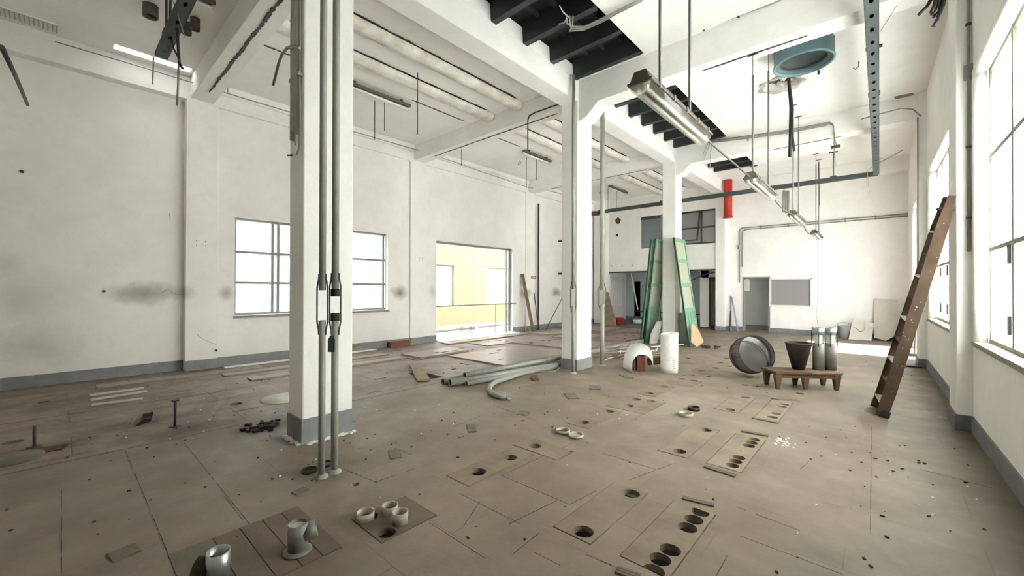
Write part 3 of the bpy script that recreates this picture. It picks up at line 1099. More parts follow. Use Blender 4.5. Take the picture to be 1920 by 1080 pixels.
B().tube([(LX-0.08, OP[0]-0.0, 0.995), (LX-0.08, OP[1], 0.995)], 0.02, 10).build('handrail', M_GALV, ra)
B().tube([(LX-0.08, 9.62, 0.02), (LX-0.08, 9.62, 0.995)], 0.013, 8).build('post', M_GALV, ra)
B().bar((LX-0.08, 10.38, 0.995), (LX+0.06, 10.5, 0.99), 0.03, 0.03).build('latch', M_IRON, ra)

# yard beyond the opening
b = B().box(-30, LX-0.29, -12, 34, -0.5, -0.12)
struct('yard_ground', b, M_CONC, 'pale concrete yard outside the large opening', 'ground')
yb_ = thing('yellow_building', (-14.5, 12, -0.12), 'pale yellow rendered building across the yard with windows coloured white for sky glare', 'building')
bx = -14.0
b = B()
WY = [(8.7, 11.75), (13.7, 17.3), (4.3, 7.0), (19.5, 22.5)]
grid_wall(b, [-2, 28], [-0.12, 4.5], [(a, c, 0.72, 2.52) for a, c in WY], lambda u, z, s_: (bx-0.3*s_, u, z))
b.build('wall', M_YEL, yb_)
for i, (a, c) in enumerate(WY):
    q = B()
    z0, z1 = 0.72, 2.52
    for y in (a, (a+c)/2-0.03, c-0.05):
        q.box(bx-0.14, bx-0.08, y, y+0.05, z0, z1)
    q.box(bx-0.14, bx-0.08, a, c, z0, z0+0.05)
    q.box(bx-0.14, bx-0.08, a, c, z1-0.05, z1)
    fo = q.build('window', M_FRAME, yb_)
    B().box(bx-0.12, bx-0.11, a, c, z0, z1).build('pane', mat('sky_white_pane', (0.6, 0.62, 0.63), 0.5), fo)  # white pane colour stands in for the sky's reflection
q = B()
for zc in (2.6,):
    q.box(bx-0.01, bx+0.012, -2, 28, zc, zc+0.02)
for y in (12.3, 13.2, 15.6, 8.2):
    q.box(bx-0.01, bx+0.006, y, y+0.015, -0.1, 4.4)
q.build('render_joint', M_CONC, yb_)
# open shutter leaves on the yellow building
for i, (y, a) in enumerate(((16.5, 0.15), (17.45, 1.0), (17.8, 1.1))):
    s_ = thing('window_shutter', (bx+0.12, y, 0.8), ['open glazed casement leaf on the yellow building, widest one', 'narrow open shutter leaf beside the glazed casement', 'outermost open shutter leaf right of the casement'][i], 'shutter')
    M = Matrix.Rotation(a, 4, 'Z')
    ln = 1.05 if i == 0 else 0.8
    c0 = Vector((bx+0.15+0.5*ln*math.sin(a)*1.0, y, 1.6))
    fr = B()
    for dy in (-ln/2, ln/2):
        fr.obox(c0+M.to_3x3() @ Vector((0, dy, 0)), (0.04, 0.06, 1.6), M)
    for dz in (-0.78, 0.78):
        fr.obox(c0+Vector((0, 0, dz)), (0.04, ln, 0.06), M)
    fr.build('frame', M_FRAME, s_)
    B().box(bx-0.02, c0.x, y-0.03, y+0.03, 1.0, 1.1).build('hinge', M_IRON, s_)
    B().obox(c0, (0.012, ln-0.05, 1.55), M).build('panel', mat('sky_white_pane', (0.9, 0.9, 0.88), 0.6) if i == 0 else M_YEL, s_)
yp = thing('yard_pipe', (-11.2, 9.3, -0.12), 'galvanised pipe with a flanged joint lying outside the opening', 'pipe')
B().tube([(-10.9, 7.2, 0.07), (-10.9, 10.0, 0.1)], 0.055, 14).build('tube', M_GALV, yp)
B().tube([(-10.9, 10.3, 0.1), (-10.9, 12.6, 0.12)], 0.045, 14).build('tube', M_GALV, yp)
for y in (9.45, 9.9, 10.0):
    B().tube([(-10.9, y, 0.1), (-10.9, y+0.07, 0.1)], 0.09, 16).build('flange', M_GALV, yp)
B().tube([(-10.9, 9.7, 0.1), (-10.75, 9.9, -0.12)], 0.02, 8).build('strut', M_GALV, yp)
for y in (8.0, 12.0):
    B().box(-10.98, -10.82, y, y+0.08, -0.12, 0.05).build('support', M_CONC, yp)

# things fixed on the left wall
for (x, y, w_, h_, lab) in ((377, 456, 0.20, 0.13, 'blank switch cover plate with four holes on the nearest left pier'), (789, 486, 0.13, 0.11, 'small patched cover plate on the second left pier')):
    p = PX(x, y, 0, LX)
    t_ = thing('cover_plate', (LX, p.y, p.z), lab, 'cover plate')
    B().box(LX+0.0, LX+0.006, p.y-w_/2, p.y+w_/2, p.z-h_/2, p.z+h_/2).build('plate', M_W, t_)
    for a in (-1, 1):
        for c in (-1, 1):
            B().tube([(LX+0.005, p.y+a*w_*0.34, p.z+c*h_*0.3), (LX+0.009, p.y+a*w_*0.34, p.z+c*h_*0.3)], 0.008, 8).build('screw_hole', M_IRON, t_)
p = PX(1000, 520, 0, LX)
t_ = thing('red_sign', (LX, p.y, p.z), 'small red notice plate with white lettering on the third left pier', 'sign')
B().box(LX, LX+0.008, p.y-0.13, p.y+0.13, p.z-0.05, p.z+0.05).build('plate', M_REDP, t_)
q = B()
for r_, zz in enumerate((0.018, -0.02)):
    y = p.y-0.1
    while y < p.y+0.1:
        ww = random.uniform(0.012, 0.028)
        q.box(LX+0.008, LX+0.0095, y, min(y+ww, p.y+0.105), p.z+zz-0.009, p.z+zz+0.009)
        y += ww+0.009
q.build('lettering', M_SHEET, t_)


def crack(name, pts, lab, plane_x=LX-0.058):
    b = B()
    if pts[0][0] < 343:
        plane_x = LX-0.198
    ps = [PX(x, y, 0, plane_x+0.003) for x, y in pts]
    for a, c in zip(ps, ps[1:]):
        b.bar(a, c, 0.004, 0.009, (1, 0, 0))
    tag(b.build(name, M_IRON), lab, 'crack')


crack('wall_crack', [(304, 549), (314, 541), (324, 549), (335, 553), (342, 551)], 'forked crack in the plaster beside the largest soot mark')
crack('wall_crack', [(297, 700), (307, 686), (300, 681), (283, 680)], 'crack running into the skirting left of the nearest pier')
crack('wall_crack', [(369, 626), (380, 636), (395, 642), (407, 647)], 'diagonal crack low on the nearest left pier', LX)
crack('wall_crack', [(317, 400), (319, 410)], 'short dark nick high on the left wall')
for (x, y, lab) in ((195, 546, 'small dark plug hole left of the soot mark'), (41, 322, 'small dark hook mark high on the left wall'), (405, 657, 'tiny plug in the corner of the nearest pier')):
    p = PX(x, y, 0, LX-0.2 if x < 343 else LX)
    tag(B().tube([p, p+Vector((0.02, 0, 0))], 0.022, 8).build('wall_plug', M_IRON), lab, 'plug')
# long thin cable strung along the top of the left wall
pts = [PX(x, y, 0, LX+0.22) for x, y in ((103, 78), (250, 121), (410, 170), (537, 208), (660, 246), (800, 286), (985, 350), (1050, 362))]
tag(B().tube(pts, 0.008, 6).build('ceiling_cable', M_CONDUIT), 'thin grey cable strung along the top of the left wall', 'cable')
pts = [PX(x, y, 0, LX+0.05) for x, y in ((663, 240), (800, 285), (1000, 345), (1052, 362))]
tag(B().tube([p+Vector((0, 0, 0.1)) for p in pts], 0.006, 6).build('ceiling_cable', M_CONDUIT), 'second thin cable above the left wall opening', 'cable')
# vertical pipes on the left wall
tag(B().tube([(LX+0.06, 11.72, 0), (LX+0.06, 11.72, 4.6)], 0.032, 10).build('wall_pipe', M_IRON), 'dark vertical pipe up the left wall beside the red sign', 'pipe')
tag(B().tube([(LX+0.05, 15.2, 0.75), (LX+0.05, 15.2, 4.5)], 0.05, 10).build('wall_pipe', M_IRON), 'dark rusty vertical pipe at the far end of the left wall', 'pipe')
# timber, bars leaning on the left wall
a = FL(992, 625)
tag(B().bar(Vector((LX+0.40, 11.0, 0.02)), Vector((LX+0.03, 10.85, 2.02)), 0.11, 0.06, (1, 0, 0)).build('leaning_plank', M_WOOD), 'brown timber plank leaning on the left wall by the opening', 'plank')
tag(B().tube([(LX+0.3, 11.45, 0.012), (LX+0.03, 11.5, 1.35)], 0.016, 8).build('leaning_bar', M_IRON), 'short dark iron bar leaning upright beside the plank', 'bar')
bb_ = thing('leaning_lever', (LX+0.35, 11.85, 0), 'long thin iron rod with a crosspiece leaning sideways on the left wall', 'rod')
B().tube([(LX+0.30, 11.85, 0.014), (LX+0.04, 13.3, 1.2)], 0.014, 8).build('rod', M_IRON, bb_)
B().tube([(LX+0.04, 13.2, 1.215), (LX+0.04, 13.5, 1.18)], 0.02, 8).build('crosspiece', M_IRON, bb_)
for (x, y, lab) in ((1048, 513, 'dark wall valve beside the second column'), (1048, 452, 'small iron bracket on the left wall above the valve')):
    p = PX(x, y, 0, LX-0.05)
    v = thing('wall_bracket', p, lab, 'bracket')
    B().tube([p, p+Vector((0.14, 0, 0))], 0.04, 10).build('stub', M_IRON, v)
    B().tube([p+Vector((0.10, -0.1, 0)), p+Vector((0.10, 0.1, 0))], 0.03, 10).build('arm', M_IRON, v)

# blocks at the foot of the left wall
for (x0, x1, y0, y1, z1, m, lab) in ((LX-0.03, LX+0.12, 3.6, 4.9, 0.12, M_PLANK, 'long timber block lying at the foot of the wall under the window'),
                                     (LX-0.03, LX+0.16, 5.62, 6.2, 0.14, M_BRICK, 'brick block at the foot of the second left pier'),
                                     (LX+0.14, LX+0.22, 2.1, 5.2, 0.03, M_SHEET, 'long pale batten lying along the left skirting')):
    tag(B().box(x0, x1, y0, y1, 0, z1).build('floor_block', m, None, 0.006), lab, 'block')

# ------------------------------------------------------------------ right wall
WR = [(3.2, 6.27, 0.97, 3.74), (7.35, 10.7, 0.97, 3.70)]
DR = (12.3, 14.75, -0.02, 3.62)
b = B()
grid_wall(b, [YB-0.2, 4, 9, YF+0.2], [-0.05, CZ+0.02], WR+[DR], lambda u, z, s_: (wx(u)+0.3*s_, u, z))
struct('wall_right', b, M_W, 'right wall of white plaster with tall windows', 'wall')
PR = [(1.75, 2.3), (6.45, 7.0), (11.15, 11.7)]
b = B()
for ya, yb in PR:
    b.box(-0.12, 0.03, ya, yb, 0.0, CZ-0.001, RW)
struct('wall_right', b, M_W, 'shallow white piers between the right windows', 'wall', 0.012)
b = B()
segs = [(YB, 1.75, 0), (1.75, 2.3, -0.12), (2.3, 6.45, 0), (6.45, 7.0, -0.12), (7.0, 11.15, 0), (11.15, 11.7, -0.12), (11.7, 12.3, 0), (14.75, YF, 0)]
for ya, yb, o in segs:
    e = 0.014 if o < 0 else 0
    b.box(o-0.016, o+0.02, ya-e, yb+e, 0.0, 0.17, RW)
for ya, yb in PR:
    b.box(-0.12, 0.0, ya-0.016, ya+0.002, 0, 0.17, RW)
struct('baseboard_right', b, M_SKIRT, 'grey painted skirting along the right wall', 'baseboard')


def right_window(n, r, verts, trans, lab, pane=M_FROST, open_low=None, sill=True):
    y0, y1, z0, z1 = r
    o = sthing('window_%d' % n if open_low is None else 'door_%d' % n, (wx((y0+y1)/2)+0.1, (y0+y1)/2, max(z0, 0)), lab, 'window' if open_low is None else 'door')
    # rounded plaster reveal
    rv = B()
    R_ = 0.055
    for yy, sg in ((y1, -1), (y0, 1)):
        rv.tube([RW(Vector((0.03, yy-0.0, max(z0, 0)))), RW(Vector((0.03, yy, z1)))], R_, 14)
    rv.tube([RW(Vector((0.03, y0, z1))), RW(Vector((0.03, y1, z1)))], R_, 14)
    rv.build('plaster_reveal', M_W, o)
    f = B()
    xa, xb = 0.085, 0.125
    zb_ = max(z0, 0.0)
    for y in (y0+0.03, y1-0.075):
        f.box(xa, xb, y, y+0.045, zb_, z1-0.03, RW)
    for y in verts:
        f.box(xa-0.008, xb, y-0.026, y+0.026, zb_ if open_low is None else open_low, z1-0.03, RW)
    for z in [z1-0.07, zb_ if open_low is None else open_low]+trans:
        f.box(xa-0.004, xb, y0+0.03, y1-0.03, z, z+0.042, RW)
    f.build('window_frame', M_FRAMER, o, 0.004)
    B().box(0.10, 0.106, y0+0.05, y1-0.05, (zb_ if open_low is None else open_low)+0.02, z1-0.05, RW).build('pane', pane, o)
    if sill:
        B().box(-0.03, 0.2, y0-0.03, y1+0.06, z0-0.045, z0+0.004, RW).build('window_sill', M_SILL, o, 0.005)
        for k, y in enumerate(verts):
            for z in (1.12, 1.72):
                B().box(xa-0.03, xa-0.008, y+0.03, y+0.055, z, z+0.16, RW).build('hinge', M_IRON, o)
    return o


right_window(1, WR[0], [5.30, 4.38], [1.88, 2.80], 'tall frosted steel window nearest the camera on the right wall')
right_window(2, WR[1], [8.2, 9.05, 9.9], [1.90, 2.80], 'tall frosted steel window behind the ladder')
right_window(1, DR, [13.1, 13.9], [2.85], 'tall glazed doorway at the far end of the right wall, standing open', open_low=2.15, sill=False)

# conduits on the right wall
t_ = thing('wall_conduit', (wx(6.4)-0.15, 6.43, 1.75), 'vertical conduit with a junction box on the pier right of the ladder', 'conduit')
xx = wx(6.43)-0.03
B().tube([(xx, 6.43, 1.9), (xx, 6.43, CZ)], 0.014, 8).build('tube', M_CONDUIT, t_)
B().box(xx-0.035, xx+0.03, 6.405, 6.445, 3.72, 3.88).build('junction_box', M_CONDUIT, t_, 0.006)
for z in (2.25, 3.0, 4.3):
    B().box(xx-0.02, xx+0.02, 6.41, 6.448, z, z+0.02).build('clip', M_IRON, t_)
tag(B().tube([(wx(11.1)-0.13, 11.12, 1.6), (wx(11.1)-0.13, 11.12, 4.84)], 0.014, 6).build('wall_conduit', M_CONDUIT), 'thin vertical conduit on the far pier of the right wall', 'conduit')
tag(B().tube([PX(1682, 10, 1, 5.9), PX(1650, 60, 1, 6.3)], 0.004, 4).build('loose_wire', M_CONDUIT), 'thin loose wire hanging near the right ceiling tray', 'wire')

# rear wall behind the camera
b = B().box(LX-0.4, wx(YB)+0.05, YB-0.2, YB, -0.05, CZ+0.02)
struct('wall_back', b, M_W, 'plain white wall behind the camera', 'wall')

# ------------------------------------------------------------------ far wall (right part) with doorway and glazed hatch
DF = (-3.62, -2.83, -0.02, 1.91)
WF = (-2.80, -1.66, 0.95, 1.87)
b = B()
grid_wall(b, [-4.14, 1.0], [-0.05, CZ+0.02], [DF, WF], lambda u, z, s_: (u, YF+0.18*s_, z))
struct('wall_far', b, M_W, 'far white wall, brightly lit, with a doorway and a glazed hatch', 'wall')
b = B().box(-2.83, wx(YF), YF-0.015, YF+0.01, 0, 0.17)
b.box(-4.12, -3.62, YF-0.015, YF+0.01, 0, 0.17)
struct('baseboard_far', b, M_SKIRT, 'grey skirting along the far wall', 'baseboard')
d2 = sthing('door_2', (-3.22, YF, 0), 'open doorway in the far wall with a thin steel frame', 'door')
q = B()
q.box(DF[0]-0.03, DF[0]+0.02, YF-0.02, YF+0.19, 0, DF[3]+0.03)
q.box(DF[1]-0.02, DF[1]+0.02, YF-0.02, YF+0.19, 0, DF[3]+0.03)
q.box(DF[0], DF[1], YF-0.02, YF+0.19, DF[3]-0.02, DF[3]+0.03)
q.build('door_frame', M_CONDUIT, d2)
B().box(-3.62, -3.46, YF+0.03, YF+0.1, 1.45, 1.86).build('meter_box', M_PANELW, d2, 0.008)
w6 = sthing('window_6', (-2.23, YF, 0.95), 'glazed hatch with dusty grey pane in the far wall', 'window')
q = B()
for (a, c, d_, e) in ((WF[0]-0.03, WF[1]+0.04, WF[3]-0.03, WF[3]+0.02), (WF[0]-0.03, WF[1]+0.04, WF[2]-0.04, WF[2]+0.02), (WF[0]-0.03, WF[0]+0.02, WF[2], WF[3]), (WF[1]-0.02, WF[1]+0.04, WF[2], WF[3])):
    q.box(a, c, YF-0.03, YF+0.05, d_, e)
q.build('window_frame', M_SHEET, w6)
B().box(WF[0], WF[1], YF+0.02, YF+0.026, WF[2], WF[3]).build('pane', M_SMOKE, w6)
# room behind the doorway
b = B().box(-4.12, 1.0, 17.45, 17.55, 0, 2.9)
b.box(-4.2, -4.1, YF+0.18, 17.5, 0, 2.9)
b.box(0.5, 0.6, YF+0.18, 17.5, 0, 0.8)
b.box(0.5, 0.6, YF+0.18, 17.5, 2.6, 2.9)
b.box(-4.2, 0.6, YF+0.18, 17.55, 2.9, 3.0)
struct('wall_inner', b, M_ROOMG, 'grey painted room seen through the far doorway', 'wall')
B_ = sthing('window_10', (0.55, 17.0, 0.8), 'unseen frosted pane added to light the room behind the far doorway', 'window')  # added pane that lets daylight into the closed room
B().box(0.55, 0.555, YF+0.18, 17.5, 0.8, 2.6).build('pane', M_FROST, B_)
b = B().box(-4.1, 0.5, 17.43, 17.452, 0, 0.17)
struct('baseboard_inner', b, M_SKIRT, 'grey skirting in the room behind the far doorway', 'baseboard')

# fourth column, half buried in the far wall
c = sthing('column', ((CX0+CX1)/2, 16.2, 0), 'square white column standing against the far wall', 'column')
B().box(CX0+0.03, CX1+0.0, 16.0, 16.6, 0, 4.96).build('shaft', M_W, c, 0.01)
B().box(CX0+0.02, CX1+0.012, 15.988, 16.5, 0, 0.17).build('skirting', M_SKIRT, c)

# ------------------------------------------------------------------ mezzanine wall and the rooms beneath it
YM = 16.05
p_ = [PX(x, y, 1, YM) for x, y in ((1202, 407), (1245, 463), (1279, 397), (1345, 455))]
WA = (p_[0].x, -6.15, p_[1].z, p_[0].z)
WB = (-5.75, CX0+0.05, p_[3].z, p_[2].z-0.02)
zl = PX(1138, 510, 1, YM).z
b = B()
grid_wall(b, [LX-0.3, CX0+0.05], [zl, CZ+0.02], [WA, WB], lambda u, z, s_: (u, YM+0.15*s_, z))
struct('wall_mezzanine', b, M_W, 'upper white wall of the mezzanine over the open bay', 'wall')
b = B().box(LX-0.05, LX+0.55, YM-0.35, YM+0.1, 0, CZ)
struct('wall_mezzanine', b, M_W, 'white corner pier at the left end of the mezzanine', 'wall', 0.01)
b = B().box(LX+0.5, CX0+0.04, YM-0.03, YM+0.18, zl-0.05, zl-0.0)
struct('trim_2', b, M_IRON, 'dark steel edge under the mezzanine wall', 'trim')
b = B().box(LX-0.3, CX0+0.1, YM+0.15, 20, zl+0.03, zl+0.15)
b.box(LX-0.3, CX0+0.1, YM+0.15, 20, CZ, CZ+0.1)
struct('ceiling_mezzanine', b, M_CEIL, 'ceilings of the rooms behind the mezzanine wall', 'ceiling')


def mez_window(n, W_, verts, zmid, lab, m, pane):
    o = sthing('window_%d' % n, ((W_[0]+W_[1])/2, YM, W_[2]), lab, 'window')
    q = B()
    y0, y1 = YM+0.02, YM+0.07
    for z in (W_[2], W_[3]-0.06, zmid):
        q.box(W_[0], W_[1], y0, y1, z, z+0.06)
    for x in [W_[0], W_[1]-0.05]+verts:
        q.box(x, x+0.05, y0-0.004, y1, W_[2], W_[3])
    q.build('window_frame', m, o)
    B().box(W_[0], W_[1], YM+0.045, YM+0.05, W_[2], W_[3]).build('pane', pane, o)
    return o


wA = mez_window(7, WA, [-6.5], 3.75, 'mezzanine window with blue-grey glass left of the third column', M_FRAME, M_BLUEGL)
B().box(WA[0], -6.5, YM-0.02, YM+0.018, WA[3]-0.12, WA[3]-0.02).build('roller_box', M_IRON, wA)
wB = mez_window(8, WB, [-4.97], 3.78, 'dark framed mezzanine window between third and far columns, one sash tilted', M_IRON, M_SMOKE)
# tilted sash
q = B()
xa, xb = -5.72, -5.0
zt, zb = WB[3]-0.08, WB[2]+0.12
for x in (xa, xb):
    q.bar((x, YM, zt), (x-0.0, YM-0.30, zb), 0.05, 0.04)
q.bar((xa, YM-0.30, zb), (xb, YM-0.30, zb), 0.05, 0.04)
q.build('tilted_sash', M_IRON, wB)
# grilles of the mezzanine rooms
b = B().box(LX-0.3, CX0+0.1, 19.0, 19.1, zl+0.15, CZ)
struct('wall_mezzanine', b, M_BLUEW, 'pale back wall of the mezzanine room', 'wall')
b = B().box(-5.9, -5.8, YM+0.15, 19, zl+0.15, CZ)
b.box(CX0-0.03, CX0+0.1, YM+0.15, 19.1, zl, CZ)
b.box(LX-0.4, LX-0.28, YM+0.1, 20, 0, CZ)
struct('wall_mezzanine', b, M_W, 'partition and side walls of the mezzanine rooms', 'wall')

YK = 18.9
b = B()
kd = [(-9.25, -8.95), (-8.75, -8.35), (-7.95, -7.55)]
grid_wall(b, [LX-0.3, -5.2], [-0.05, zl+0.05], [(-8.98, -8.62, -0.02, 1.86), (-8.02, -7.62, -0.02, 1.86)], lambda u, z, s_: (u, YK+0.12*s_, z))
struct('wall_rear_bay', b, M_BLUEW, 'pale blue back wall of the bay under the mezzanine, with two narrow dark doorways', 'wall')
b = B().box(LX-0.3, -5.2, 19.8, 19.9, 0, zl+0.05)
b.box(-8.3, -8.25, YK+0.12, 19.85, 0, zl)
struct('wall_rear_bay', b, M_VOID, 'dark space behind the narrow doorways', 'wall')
b = B().box(LX-0.1, -5.2, YK-0.015, YK+0.01, 0, 0.17)
struct('baseboard_rear', b, M_SKIRT, 'grey skirting at the back of the bay under the mezzanine', 'baseboard')
# stair-side room right of the doors
b = B()
b.box(-5.25, -5.15, 16.9, 19.0, 0, zl+0.05)
b.box(-5.25, -4.4, 18.3, 18.4, 0, zl+0.05)
b.box(-4.42, -4.3, 16.5, 18.4, 0, zl+0.05)
struct('wall_rear_bay', b, M_W, 'small white lobby right of the green doors', 'wall')
b = B().box(-5.2, -4.9, 16.85, 16.9, 0, zl)
b.box(-5.2, -4.4, 16.85, 16.9, 1.95, zl)
struct('wall_rear_bay', b, M_W, 'front of the small lobby with its dark opening', 'wall')
b = B().box(-4.9, -4.87, 16.83, 16.92, 0, 1.95)
b.box(-4.9, -4.4, 16.83, 16.92, 1.92, 1.97)
b.box(-5.2, -4.42, 16.8, 16.9, 0, 0.03)
struct('trim_3', b, M_IRON, 'thin dark frame of the small lobby opening', 'trim')
tag(B().tube([(-5.6, YM+0.3, 1.75), (-4.9, YM+0.2, 2.05), (-4.5, YM+0.2, 2.13)], 0.018, 8).build('bent_rod', M_IRON), 'dark slanting rod under the mezzanine edge', 'rod')
tag(B().tube([PX(1183, 512, 1, YM+0.2), PX(1196, 580, 1, YM+0.2)], 0.02, 8).build('hanging_tube', M_SHEET), 'thin white tube hanging under the mezzanine', 'tube')
tag(B().tube([(-8.7, YK-0.5, 0.45), (-5.6, YK-0.5, 0.40)], 0.03, 8).build('low_pipe', M_IRON), 'dark horizontal pipe near the floor under the mezzanine', 'pipe')

# marks on the mezzanine wall
for x, y, s_, lab in ((1159, 414, 0.13, 'broken rusty socket hole, upper one on the mezzanine wall'), (1157, 441, 0.06, 'round black pipe hole below the rusty socket hole')):
    p = PX(x, y, 1, YM)
    n = 14
    po = [(p.x+s_*(0.8+0.4*random.random())*math.cos(2*PI*k/n), p.z+s_*(0.7+0.5*random.random())*math.sin(2*PI*k/n)) for k in range(n)]
    b = B()
    b.add([(x_, YM-0.006, z_) for x_, z_ in po]+[(x_, YM+0.002, z_) for x_, z_ in po], [tuple(range(n))]+[(i, (i+1) % n, n+(i+1) % n, n+i) for i in range(n)])
    tag(b.build('wall_hole', mat('broken_socket', (0.14, 0.06, 0.035), 0.9, noise=0.5, nscale=14) if s_ > 0.1 else M_BLACK), lab, 'hole')
for i, (x, y) in enumerate(((1147, 499), (1167, 499), (1187, 498))):
    p = PX(x, y, 1, YM)
    tag(B().tube([p, p-Vector((0, 0.03, 0))], 0.03, 8).build('wall_plug', M_CONDUIT), '%s of three small plugs in a row low on the mezzanine wall' % ('leftmost', 'middle one', 'rightmost')[i], 'plug')

# far wall conduit: two tubes, bend at the left
cw = thing('wall_conduit', (-1.6, YF-0.03, 3.7), 'pair of grey conduits running along the far wall and bending down', 'conduit')
for k in (0, 1):
    z, x = 3.70-0.07*k, -3.75+0.09*k
    pts = [(wx(YF)-0.02, YF-0.03, z)]+[Vector((x+0.12, YF-0.03, z))]+arc((x+0.12, YF-0.03, z-0.12), 0.12, PI/2, PI, (1, 0, 0), (0, 0, 1), 6)+[(x, YF-0.03, 2.3 if k else 1.75)]
    B().tube(pts, 0.018, 8).build('tube', M_CONDUIT, cw)
q = B()
for x in (-3.1, -2.3, -1.5, -0.8, -0.1):
    q.box(x, x+0.03, YF-0.055, YF-0.001, 3.60, 3.73)
q.build('clip', M_CONDUIT, cw)
B().tube([(-3.77, YF-0.06, 2.95), (-3.77, YF-0.06, 3.08)], 0.03, 8).build('fitting', M_CONDUIT, cw)

# ------------------------------------------------------------------ pendant fluorescent lamps (right bay)


def pendant(y0, y1, rods, lab, z=3.0, x=-1.33):
    L = y1-y0
    t = thing('pendant_lamp', (x, (y0+y1)/2, z), lab, 'lamp', 'pendant fluorescent lamps in a row')
    # housing: shallow trough seen from below
    hs = B()
    w0, w1, h = 0.045, 0.085, 0.085
    vs = []
    for yy in (y0, y1):
        for (dx, dz) in ((-w1, 0.05), (-w0, 0.05+h), (w0, 0.05+h), (w1, 0.05)):
            vs.append((x+dx, yy, z+dz))
    hs.add(vs, [(0, 1, 2, 3), (4, 7, 6, 5), (0, 4, 5, 1), (1, 5, 6, 2), (2, 6, 7, 3), (3, 7, 4, 0)])
    hs.box(x-w1-0.012, x+w1+0.012, y0-0.012, y1+0.012, z+0.038, z+0.056)
    hs.build('housing', M_HOUS, t, 0.004)
    di = B()
    n = 10
    for ya, yb in ((y0+0.01, y1-0.01),):
        vs, fs = [], []
        for yy in (ya, yb):
            for k in range(n+1):
                a = PI+PI*k/n
                vs.append((x+w1*0.98*math.cos(a), yy, z+0.04+0.085*math.sin(a)))
        fs = [(k, k+1, n+1+k+1, n+1+k) for k in range(n)]
        di.add(vs, fs, True)
        di.add(vs[:n+1], [tuple(range(n+1))])
        di.add(vs[n+1:], [tuple(range(n+1))[::-1]])
    di.build('diffuser', M_LENS, t)
    for s_ in (-1, 1):
        B().tube([(x+s_*0.036, y0+0.06, z+0.0), (x+s_*0.036, y1-0.06, z+0.0)], 0.017, 12).build('tube', M_TUBE, t)
        e = B()
        e.box(x+s_*0.036-0.012, x+s_*0.036+0.012, y0+0.03, y0+0.06, z-0.02, z+0.035)
        e.box(x+s_*0.036-0.012, x+s_*0.036+0.012, y1-0.06, y1-0.03, z-0.02, z+0.035)
        e.build('lamp_holder', M_SHEET, t)
    for k in range(5):
        yy = y0+L*(k+0.5)/5
        B().box(x+w1+0.006, x+w1+0.02, yy-0.012, yy+0.012, z+0.025, z+0.07).build('clip', M_ALU, t)
    for yr, zt in rods:
        B().tube([(x, yr, z+0.13), (x, yr, zt-0.3)], 0.013, 8).build('suspension_rod', M_ROD, t)
        B().tube([(x, yr, zt-0.31), (x, yr, zt)], 0.006, 6).build('hook_rod', M_ROD, t)
        B().box(x-0.07, x+0.07, yr-0.012, yr+0.012, zt-0.015, zt-0.001).build('ceiling_bracket', M_IRON, t)
    return t


pendant(2.9, 4.36, [(3.28, CZ), (3.98, CZ)], 'large pendant fluorescent lamp closest to the camera, hanging from two rods')
pendant(6.42, 7.88, [(6.57, 4.83), (7.66, CZ)], 'second pendant fluorescent lamp, hanging above and beyond the first')
pendant(10.1, 11.5, [(10.2, CZ), (10.95, CZ)], 'third pendant fluorescent lamp in the row, before the far wall')
pendant(13.8, 15.2, [(14.3, CZ), (15.0, CZ)], 'small farthest pendant fluorescent lamp in the row')
for i, (ya, yb, sag) in enumerate(((4.36, 6.42, 0.0), (7.88, 10.1, 0.06), (11.5, 13.8, 0.14))):
    pts = [(-1.33, ya+(yb-ya)*k/12, 3.05-sag*math.sin(PI*k/12)) for k in range(13)]
    tag(B().tube(pts, 0.011, 6).build('lamp_cable', M_IRON), ['taut dark cable between first and second pendant lamps', 'slightly sagging cable between second and third pendant lamps', 'sagging cable between third and farthest pendant lamps'][i], 'cable')
pts = [(-1.33, 14.3, 3.0), (-1.33, 14.32, 1.6), (-1.36, 14.3, 0.9), (-1.32, 14.3, 0.02)]
pts = [PX(x, y, 1, 14.3) for x, y in ((1533, 455), (1533, 560), (1531, 590), (1534, 612), (1531, 640))]
tag(B().tube(pts, 0.006, 6).build('hanging_wire', M_CONDUIT), 'thin wire dropping from the farthest pendant lamp to the floor', 'wire')


def batten(x, y0, y1, lab, z=CZ):
    t = thing('ceiling_lamp', (x, (y0+y1)/2, z-0.1), lab, 'lamp', 'fluorescent lamps fixed to the left ceiling')
    B().box(x-0.05, x+0.05, y0, y1, z-0.10, z-0.04).build('housing', M_HOUS, t, 0.006)
    B().tube([(x+0.0, y0+0.03, z-0.13), (x+0.0, y1-0.03, z-0.13)], 0.022, 12).build('tube', M_TUBE, t)
    for y in (y0+0.015, y1-0.015):
        B().box(x-0.025, x+0.025, y-0.015, y+0.015, z-0.16, z-0.09).build('lamp_holder', M_SHEET, t)
    for y in (y0+0.2, y1-0.2):
        B().box(x-0.03, x+0.03, y-0.02, y+0.02, z-0.045, z-0.001).build('mounting_bracket', M_IRON, t)


batten(-7.22, 3.45, 4.85, 'fluorescent lamp on the left ceiling just right of the near column')
batten(-7.22, 8.5, 9.72, 'fluorescent lamp on the left ceiling of the second bay')
batten(-7.35, 13.5, 14.9, 'far fluorescent lamp on the left ceiling behind the second column')
batten(-6.55, 0.15, 1.38, 'dusty fluorescent lamp on the ceiling at the top left corner')

